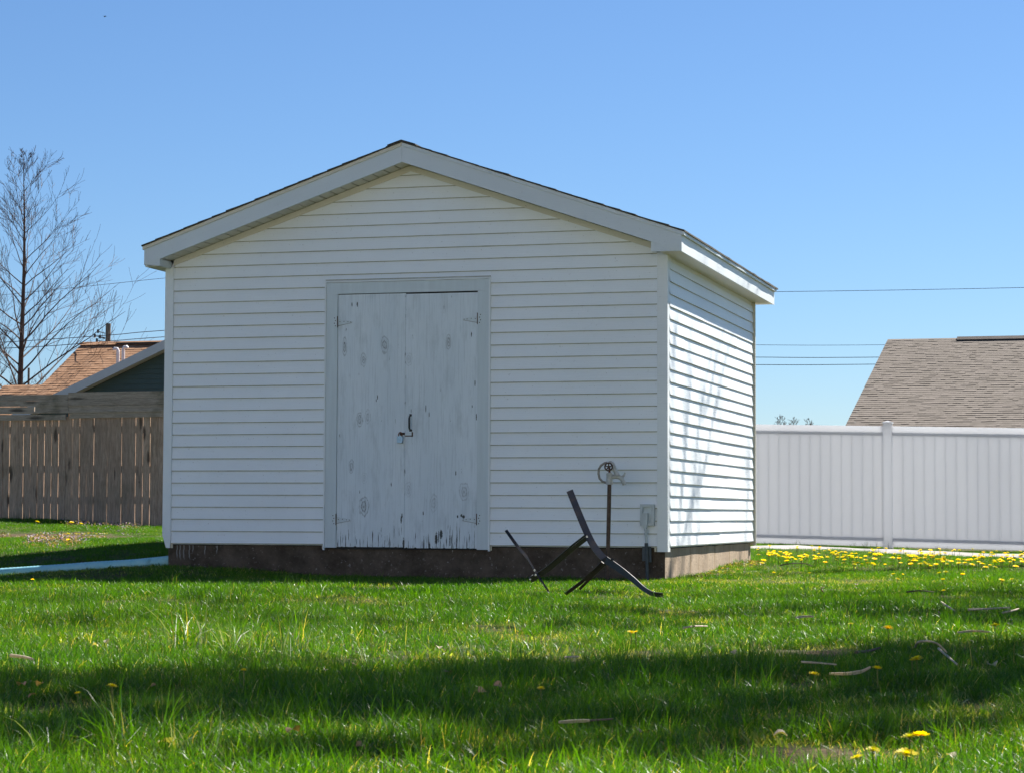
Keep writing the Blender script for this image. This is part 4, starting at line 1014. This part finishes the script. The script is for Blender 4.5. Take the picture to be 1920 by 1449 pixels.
def barefac(x, y):
    m_ = 9
    for (bx, by, rx, ry) in BARE:
        m_ = min(m_, math.hypot((x-bx)/rx, (y-by)/ry)+.25*noise.noise((x*6, y*6, 2)))
    return m_
def dryfac(x, y):
    m_ = 9
    for (bx, by, rx, ry) in DRY:
        m_ = min(m_, math.hypot((x-bx)/rx, (y-by)/ry)+.6*noise.noise((x*5, y*5, 8)))
    return m_
def in_shed(x, y): return -4.37 < x < -.0 and .02 < y < 4.12
def on_path(x, y):
    if x < LOW[0].x or x > 3.6 or (x < -.55 and noise.noise((x*2.2, 1.5, 0)) < .12): return False
    a, b = path_y(x); return a < y < b
near, far, thatch, weeds = [], [], [], []
gcache = {}
def gzq(x, y):
    i, j = math.floor(x*5), math.floor(y*5); fx, fy = x*5-i, y*5-j
    def g_(a, b):
        k_ = (a, b)
        if k_ not in gcache: gcache[k_] = gz(a/5, b/5)
        return gcache[k_]
    return (g_(i,j)*(1-fx)+g_(i+1,j)*fx)*(1-fy)+(g_(i,j+1)*(1-fx)+g_(i+1,j+1)*fx)*fy
def fill(d0, d1, dens, out, kind):
    A_ = (.29*(d1*d1-d0*d0))+2*.9*(d1-d0); n = int(A_*dens)
    u_ = rng.random((n, 5))
    for a in u_:
        d = math.sqrt(d0*d0+(d1*d1-d0*d0)*a[0]); hw = .29*d+.9
        lat = (a[1]*2-1)*hw; x, y = cw(lat, d)
        if in_shed(x, y) or (on_path(x, y) and a[2] > .10): continue
        if y > 19.93 or (x > -5.2 and y > 16.25 and y < 16.42): continue
        if y > 17 and x > -8: continue
        bf = barefac(x, y)
        if bf < 1.0 and a[2] > .12: continue
        hn = noise.noise((x*.9, y*.9, 7.7)); h2 = noise.noise((x*3.1, y*3.1, 1.7))
        h3 = noise.noise((x*7.3, y*7.3, 4.4))
        if h3 < -.22 and a[3] < .55: continue
        s_ = 1.0+.45*hn+.35*h2+.75*h3+.3*(a[3]-.5)
        if bf < 1.5: s_ *= .6
        df = dryfac(x, y)
        if df < 1.0:
            s_ *= .55
            if a[2] > .5: continue
        if y > 4 and x > -1.5: s_ *= .75
        if -.25 < y < .02 and -4.4 < x < 0: s_ *= .8
        if -6.4 < y+x*0 < .6 and -8 < x < -4.3 and y > -1.2: s_ *= .6
        if y > -3 and y < 0 and x > -4.4: s_ *= .85
        s_ = max(.35, s_)
        z = gzq(x, y)
        out.append((x, y, z-.004, s_, a[4]*6.283))
        if kind and a[3] < .14 : weeds.append((x+.03, y, z, .6+a[2]*.7, a[4]*9))
        if kind and (a[3] > .76 or bf < 1.7 or df < 1.15): thatch.append((x, y+.02, z-.003, .8+a[2]*.5, a[4]*11))
fill(3.3, 7.5, 1050, near, True)
fill(7.5, 13, 520, near, True)
fill(13, 20, 330, far, True)
fill(20, 46, 150, far, False)
scatter('grass', near, C_LAWN, 'fine green spring lawn grass in the foreground', 'grass')
scatter('grass', far, C_FAR, 'green lawn grass around the shed and along the fences', 'grass')
scatter('thatch', thatch, C_THATCH, 'dry straw coloured thatch between the grass blades', 'thatch')
scatter('weeds', weeds, C_WEED, 'small broad-leaved weeds among the lawn grass', 'weeds')
lg = []
def longs(u, v, ru, rv, n, s0, s1):
    for _ in range(n):
        p = gp(u+rnd.gauss(0, ru), v+rnd.gauss(0, rv)); lg.append((p.x, p.y, p.z-.005, rnd.uniform(s0, s1), rnd.uniform(0, 6.28)))
longs(345,1215,14,3,5,1.0,1.45); longs(480,1218,70,8,20,.6,1.0); longs(700,1225,90,10,10,.5,.8); longs(290,1412,60,10,26,.6,1.0); longs(100,1400,60,12,10,.5,.8)
longs(1370,1262,40,6,8,.6,.95); longs(1430,1310,60,10,12,.5,.75); longs(1000,1235,90,8,16,.5,.75); longs(860,1420,60,8,12,.45,.7); longs(1760,1395,50,10,9,.5,.7)
longs(560,1115,90,4,10,.5,.9); longs(150,1130,70,6,8,.5,.8); longs(300,1100,60,3,6,.5,.8); longs(1870,1250,30,5,6,.6,.9); longs(1650,1310,120,14,18,.4,.6)
for i in range(60):
    x = random.uniform(-4.3,-.2); 
    if random.random() < .4: lg.append((x, -.15-random.random()*.4, gz(x,-.2)-.01, random.uniform(.3,.55), random.random()*6))
for i in range(90):
    x = random.uniform(-4.6, 3.4); lg.append((x, 16.2-random.random()*.08, gz(x, 16.2)-.01, random.uniform(.3,.8), random.random()*6))
for i in range(90):
    x = random.uniform(-18, -12); lg.append((x, 19.9-random.random()*.2, gz(x, 19.9)-.01, random.uniform(.4,.9), random.random()*6))
C_PALE = tuft_col('pale_tufts', [tuft('pale%d' % i, 6, .04, .11, .19, .0026, 230+i, 0, cols=[(.34,.42,.24),(.55,.56,.45),(.16,.28,.09),(.48,.50,.38),(.12,.22,.06)], lean=.5, droop=.8) for i in range(3)])
for o_ in C_PALE.objects: o_.data.materials[0] = M_PALE
lg_ = lg; lg = []
longs(345,1214,14,3,4,1.1,1.5); longs(440,1222,40,5,8,.7,1.0); longs(530,1228,40,5,9,.7,1.0); longs(700,1238,50,6,6,.5,.8); longs(560,1118,60,3,6,.6,.9); longs(960,1228,60,5,7,.5,.8); longs(300,1420,60,6,8,.6,.9); longs(110,1420,50,5,4,.5,.7)
scatter('pale_grass', lg, C_PALE, 'bleached long grass blades in loose tufts left of centre', 'grass'); lg = lg_
scatter('tall_grass', lg, C_LONG, 'scattered clumps of longer coarse grass blades', 'grass')

# wildflower and litter patch at the left
def fleck(name, seed, cols, n, s_, h):
    rnd_ = random.Random(seed); v = []; f = []; c = []
    for i in range(n):
        x, y, z = rnd_.uniform(-.06,.06), rnd_.uniform(-.06,.06), rnd_.uniform(.0, h)
        d1 = Vector((rnd_.gauss(0,1), rnd_.gauss(0,1), rnd_.gauss(0,.6))).normalized(); d2 = d1.orthogonal().normalized(); q = s_*rnd_.uniform(.6,1.4)
        o = len(v); P_ = Vector((x,y,z)); v += [tuple(P_-d1*q), tuple(P_+d2*q*.6), tuple(P_+d1*q), tuple(P_-d2*q*.6)]; f.append((o,o+1,o+2,o+3)); c += [rnd_.choice(cols)]*4
    me = bpy.data.meshes.new(name); me.from_pydata(v, [], f); me.materials.append(M_PURPLE)
    at = me.color_attributes.new('Col', 'FLOAT_COLOR', 'POINT'); at.data.foreach_set('color', [q for cc in c for q in (*cc, 1.0)])
    return bpy.data.objects.new(name, me)
C_FLOW = tuft_col('flower_flecks', [fleck('fl%d' % i, 200+i, [(.34,.20,.42),(.42,.28,.46),(.10,.15,.04),(.26,.17,.22)], 14, .011, .06) for i in range(3)])
C_LITT = tuft_col('litter_flecks', [fleck('li%d' % i, 210+i, [(.36,.27,.18),(.26,.18,.12),(.45,.36,.26),(.15,.10,.07)], 12, .014, .02) for i in range(3)])
fp, lp = [], []
for i in range(420):
    u, v = random.uniform(0,200), random.gauss(1008, 6); p = gp(u, v, .03)
    if barefac(p.x, p.y) < 1.5: lp.append((p.x, p.y, p.z, random.uniform(.8,1.5), random.random()*6))
for i in range(240):
    if random.random() < .5: u, v = random.uniform(50,150), random.gauss(1012, 4)
    else: u = random.uniform(120,265); v = random.gauss(990-(u-190)*.03, 2.5)
    p = gp(u, v, .03); fp.append((p.x, p.y, p.z+.01, random.uniform(.8,1.4), random.random()*6))
for i in range(60):
    x = random.uniform(.02,.25); y = random.uniform(.05,3.8); lp.append((x, y, gz(x,y), random.uniform(.6,1.1), random.random()*6))
for i in range(14):
    p = gp(random.uniform(1400,1900), random.uniform(1050,1160), .03); fp.append((p.x,p.y,p.z+.01,.5,random.random()*6))
scatter('wildflowers', fp, C_FLOW, 'low patch of small purple wildflowers before the wooden fence', 'wildflowers')
scatter('leaf_litter', lp, C_LITT, 'dry leaf litter and chips on the bare patch', 'leaf litter')

# ---- dandelions
def dand_head(r, seed, n=46):
    rnd_ = random.Random(seed); m_ = MB()
    for ring_, (el0, cnt, ln) in enumerate(((.15, 18, 1.0), (.5, 16, .9), (.95, 12, .7), (1.3, 6, .45))):
        for i in range(cnt):
            a = 6.283*(i+rnd_.random()*.6)/cnt; el = el0+rnd_.uniform(-.12,.12); L = r*ln*rnd_.uniform(.9,1.08)
            d = Vector((math.cos(a)*math.cos(el), math.sin(a)*math.cos(el), math.sin(el)*.75)); s_ = Vector((-math.sin(a), math.cos(a), 0))*r*.13
            m_.add([Vector((0,0,0))-s_*.4, Vector((0,0,0))+s_*.4, d*L+s_, d*L-s_], [(0,1,2,3)])
    return m_
head_me = dand_head(.019, 1); lowhead = dand_head(.021, 2)
def dand_mesh():
    hs_ = []
    for sd_ in (1, 2, 3):
        m_ = dand_head(.019, sd_); me = bpy.data.meshes.new('dandelion_head'); me.from_pydata(m_.v, [], m_.f); me.materials.append(M_PETAL); hs_.append(me)
    s_ = MB().tube([(0,0,-1),(0.02,0,-.5),(0,0,0)], [.06,.05,.055], 6); me = bpy.data.meshes.new('dandelion_stem'); me.from_pydata(s_.v, [], s_.f); me.materials.append(M_STEM)
    return hs_, me
HEADS, STEM = dand_mesh()
def dandelion(u, v, h, label, sc=1.0, tilt=(0,0), grp='dandelions near the camera'):
    p = gp(u, v, h); z = p.z
    t = thing('dandelion', p, label, 'dandelion', grp)
    o = bpy.data.objects.new('flower_head', random.choice(HEADS)); COL.objects.link(o); o.parent = t; o.location = (0,0,h); o.scale = (sc,)*3
    o.rotation_euler = (tilt[0]+random.uniform(-.25,.25), tilt[1]+random.uniform(-.25,.25), random.random()*6)
    s_ = bpy.data.objects.new('stem', STEM); COL.objects.link(s_); s_.parent = t; s_.location = (0,0,h); s_.scale = (.035,.035,h+.02)
    return t
DL = [(1699,1413,.055,'largest dandelion head, on a short stem at the lower right corner',1.18),
 (1726,1378,.075,'upper right one of the two dandelions side by side near the lower right corner',1.0),
 (1705,1381,.072,'left one of the two dandelions side by side near the lower right corner',.95),
 (1637,1406,.055,'small dandelion a little left of the largest one',.8),(1607,1420,.05,'half closed dandelion at the bottom beside the bare soil',.8),
 (1183,1185,.07,'bright dandelion below the foot of the metal frame',.8),(1192,1184,.07,'small dandelion touching the right side of the one below the metal frame',.6),
 (1665,1177,.08,'single dandelion on the right lawn between the long shadows',1.15),(1866,1172,.08,'dandelion near the right edge just under the pale stick',1.0),
 (1719,1235,.075,'brighter one of the pair of dandelions behind the broken bark strip',1.0),(1710,1238,.07,'lower left one of the pair of dandelions behind the bark strip',.7),
 (1645,1253,.075,'shaded dandelion on a thin stem at the right end of the bark strip',1.0),(1527,1264,.06,'dull dandelion in the dark shadow left of the bark strip',1.0),
 (70,990,.06,'leftmost dandelion in front of the wooden fence',2.4),(134,991,.06,'dandelion near the fence joint, left of a pair',2.4),(152,992,.06,'dandelion near the fence joint, right of a pair',2.0),
 (128,1000,.06,'dandelion beside the bare patch, upper of two',1.7),(128,1012,.05,'dandelion beside the bare patch, lower of two',1.7),
 (1014,1290,.05,'small flattened dandelion in the shade at the lower middle',.6),(457,1256,.07,'small orange-yellow dandelion left of middle in sunlit grass',.6),
 (210,1286,.06,'wilting dandelion in the lower left shade',.8),(146,1299,.05,'small dandelion left of the wilting one in the shade',.55),
 (61,1086,.05,'small yellow bloom near the turquoise pipe',.8)]
for (u, v, h, lb, sc_) in DL: dandelion(u, v, h, lb, sc_)
mid = [(1675,1076,2.0),(1683,1085,1.6),(1761,1074,2.0),(1773,1072,2.0),(1768,1086,1.8),(1805,1076,1.8),(1878,1087,2.0),(1897,1086,2.0),(1769,1107,1.5),(1518,1074,1.5),(1451,1073,1.5),(1797,1122,1.3),(1595,1169,1.0),(1880,1090,1.4),(1693,1076,1.2)]
for (u, v, s_) in mid: dandelion(u, v, .06, 'one of the scattered dandelions on the open lawn between flower carpet and shadows', s_*.62, grp='scattered dandelions on the right lawn')
k = 0
while k < 262:
    a = random.random(); u = random.uniform(1415, 1960)
    t_ = (u-1415)/(1903-1415); v = random.gauss(1036+12*t_, 8.5+2*t_)
    if v < 1021+9*t_ or v > 1064: continue
    if u < 1470 and random.random() < .35: continue
    dandelion(u, v, .07+.03*random.random(), 'one of the many dandelions carpeting the grass before the white fence', random.uniform(.95,1.5), grp='dandelions carpeting the grass by the white fence'); k += 1

# ---- dead leaves and sticks
def dead_leaf(u, v, s_, label, mat, tilt=.6):
    p = gp(u, v, .02); m_ = MB(); n = 6; vv = []
    rz = random.random()*6
    for i in range(n+1):
        t = i/n; w = (math.sin(t*3.14)**.7*.5+.03)*(1+.25*math.sin(t*19)); c_ = .25*math.sin(t*3)
        vv += [(t-.5, -w, c_+.28*w+random.uniform(-.03,.03)), (t-.5, 0, c_-.05), (t-.5, w, c_+.32*w+random.uniform(-.03,.03))]
    ff = [(i*3+j, i*3+j+1, (i+1)*3+j+1, (i+1)*3+j) for i in range(n) for j in range(2)]
    m_.add([Vector(q)*s_*.78 for q in vv], ff); o = m_.build('dead_leaf', mat, smooth=True); o.location = (p.x, p.y, p.z+.025+s_*.2); o.rotation_euler = (random.uniform(-tilt,tilt), random.uniform(-tilt,tilt), rz)
    tag(o, label, 'dead leaf', 'dead leaves in the lawn'); return o
for (u, v, s_, lb, m_) in ((550,1384,.045,'curled brown leaf in the grass at the lower left of centre',M_DEAD),(312,1412,.055,'light tan leaf in the tall grass clump at the bottom left',M_DEADP),
   (40,1292,.035,'dark dry leaf at the left edge of the foreground shade',M_DEAD),(74,1290,.03,'small brown leaf right of the dark one at the left edge',M_DEAD),(903,1305,.035,'dull leaf in the shade below the centre',M_DEAD),
   (933,1294,.035,'reddish leaf in the shade just right of the centre line',M_DEAD),(1463,1390,.04,'pale upright leaf left of the bare soil at the bottom',M_DEADP),(1862,1256,.045,'whitish curled leaf near the right edge',M_DEADP),
   (178,1216,.03,'small tan leaf in bright grass at the left',M_DEADP),(200,1208,.03,'upper tan leaf in bright grass at the left',M_DEADP),(612,1262,.022,'tiny pale leaf above the foreground shade',M_DEADP),(664,1252,.022,'tiny reddish leaf above the foreground shade',M_DEAD),
   (838,1270,.04,'flat brown leaf on the right of the foreground shade',M_DEAD),(1205,1385,.035,'dark red leaf in the shade near the bottom middle',M_DEAD),(675,1407,.025,'narrow reddish leaf at the bottom left of centre',M_DEAD),(1782,1428,.03,'pinkish leaf tip at the bottom right',M_DEADP),
   (822,1220,.03,'thin curved tan leaf in bright grass under the door',M_DEADP),(60,1312,.028,'grey dry leaf under the dark one at the left edge',M_DEAD),(1375,1229,.03,'tan leaf by the dark tall grass right of centre',M_DEADP),(288,1292,.022,'bluish dry leaf in the left foreground shade',M_DEAD)):
    dead_leaf(u, v, s_, lb, m_)
def stick(pts, r, label, mat, name='stick', cat='stick', flat=False, h=.05):
    P_ = [gp(u, v, h+dz)+Vector((0,0,h+dz)) for (u, v, dz) in pts]
    P_ = spl(P_, 4); m_ = MB()
    if flat: m_.strip(P_, [r*1.1*(.5+.5*math.sin(3.14*(i+.8)/(len(P_)+.6))) for i in range(len(P_))], .003, Vector((0,-.5,.8)))
    else: m_.tube(P_, [r*(1-.5*i/len(P_)) for i in range(len(P_))], 6)
    return tag(m_.build(name, mat, smooth=not flat), label, cat)
stick([(1048,1353,0),(1080,1351,0),(1105,1350,.0)], .007, 'short tan bark strip in the lower middle grass', M_DEADP, 'bark_strip', 'bark', True)
stick([(1105,1350,0),(1150,1347,0)], .003, 'thin twig continuing from the tan bark strip', M_STICKD)
stick([(1555,1262,0),(1590,1262,0),(1615,1258,0),(1632,1250,.01)], .009, 'long tan bark strip on the right lawn in shade', M_DEADP, 'bark_strip', 'bark', True)
stick([(1503,1240,0),(1535,1242,0),(1568,1245,0)], .004, 'straight pale twig left of the long bark strip', M_STICK)
stick([(1605,1222,0),(1630,1219,0),(1650,1213,.01)], .006, 'short black twig above the long bark strip', M_STICKD)
stick([(1795,1185,0),(1825,1182,0),(1855,1184,0)], .008, 'pale broken bark piece on the far right lawn', M_DEADP, 'bark_strip', 'bark', True)
stick([(1816,1142,0),(1850,1140.5,0),(1893,1138,0)], .007, 'long pale straight stick near the right edge', M_STICK)
stick([(1880,1148,0),(1895,1145,.01),(1910,1140,.02)], .006, 'short bent pale stick at the right edge', M_STICK)
stick([(1765,1128,.0),(1780,1138,0),(1790,1144,0)], .006, 'slanting reddish brown stick right of the middle lawn', M_STICK)
stick([(1463,1059,0),(1480,1056,.02),(1505,1055,.02),(1524,1060,0)], .006, 'dark arched twig beside the rear corner of the shed', M_STICKD)
stick([(1700,1109,0),(1725,1106.5,.01),(1752,1109,0)], .006, 'dark low twig on the sunlit right lawn', M_STICKD)
stick([(1543,1108,0),(1540,1103,.02),(1546,1100,.03)], .006, 'pale curved husk standing in the right lawn', M_DEADP, 'husk', 'husk')
stick([(1716,1212,0),(1722,1203,.03),(1740,1201,.04),(1758,1206,.03),(1775,1222,0)], .005, 'arched grey dead twig over the shaded right lawn', M_STICK)
stick([(1760,1215,0),(1775,1228,0),(1795,1245,0)], .005, 'grey dead twig lying right of the arched one', M_STICK)
stick([(1282,1176,0),(1302,1173,.01),(1326,1173,0)], .005, 'pale thin straw stick right of the metal frame foot', M_STICK)
stick([(1492,1157,0),(1508,1155,.0),(1526,1155,0)], .009, 'brown bark chip on a bare spot of the right lawn', M_STICK, 'bark_strip', 'bark', True)
stick([(20,1228,0),(45,1231,0),(62,1235,0)], .006, 'pale stick at the left edge in bright grass', M_DEADP)
stick([(1060,1231,0),(1085,1230,0)], .004, 'short straw stick in the bright middle band', M_DEADP)
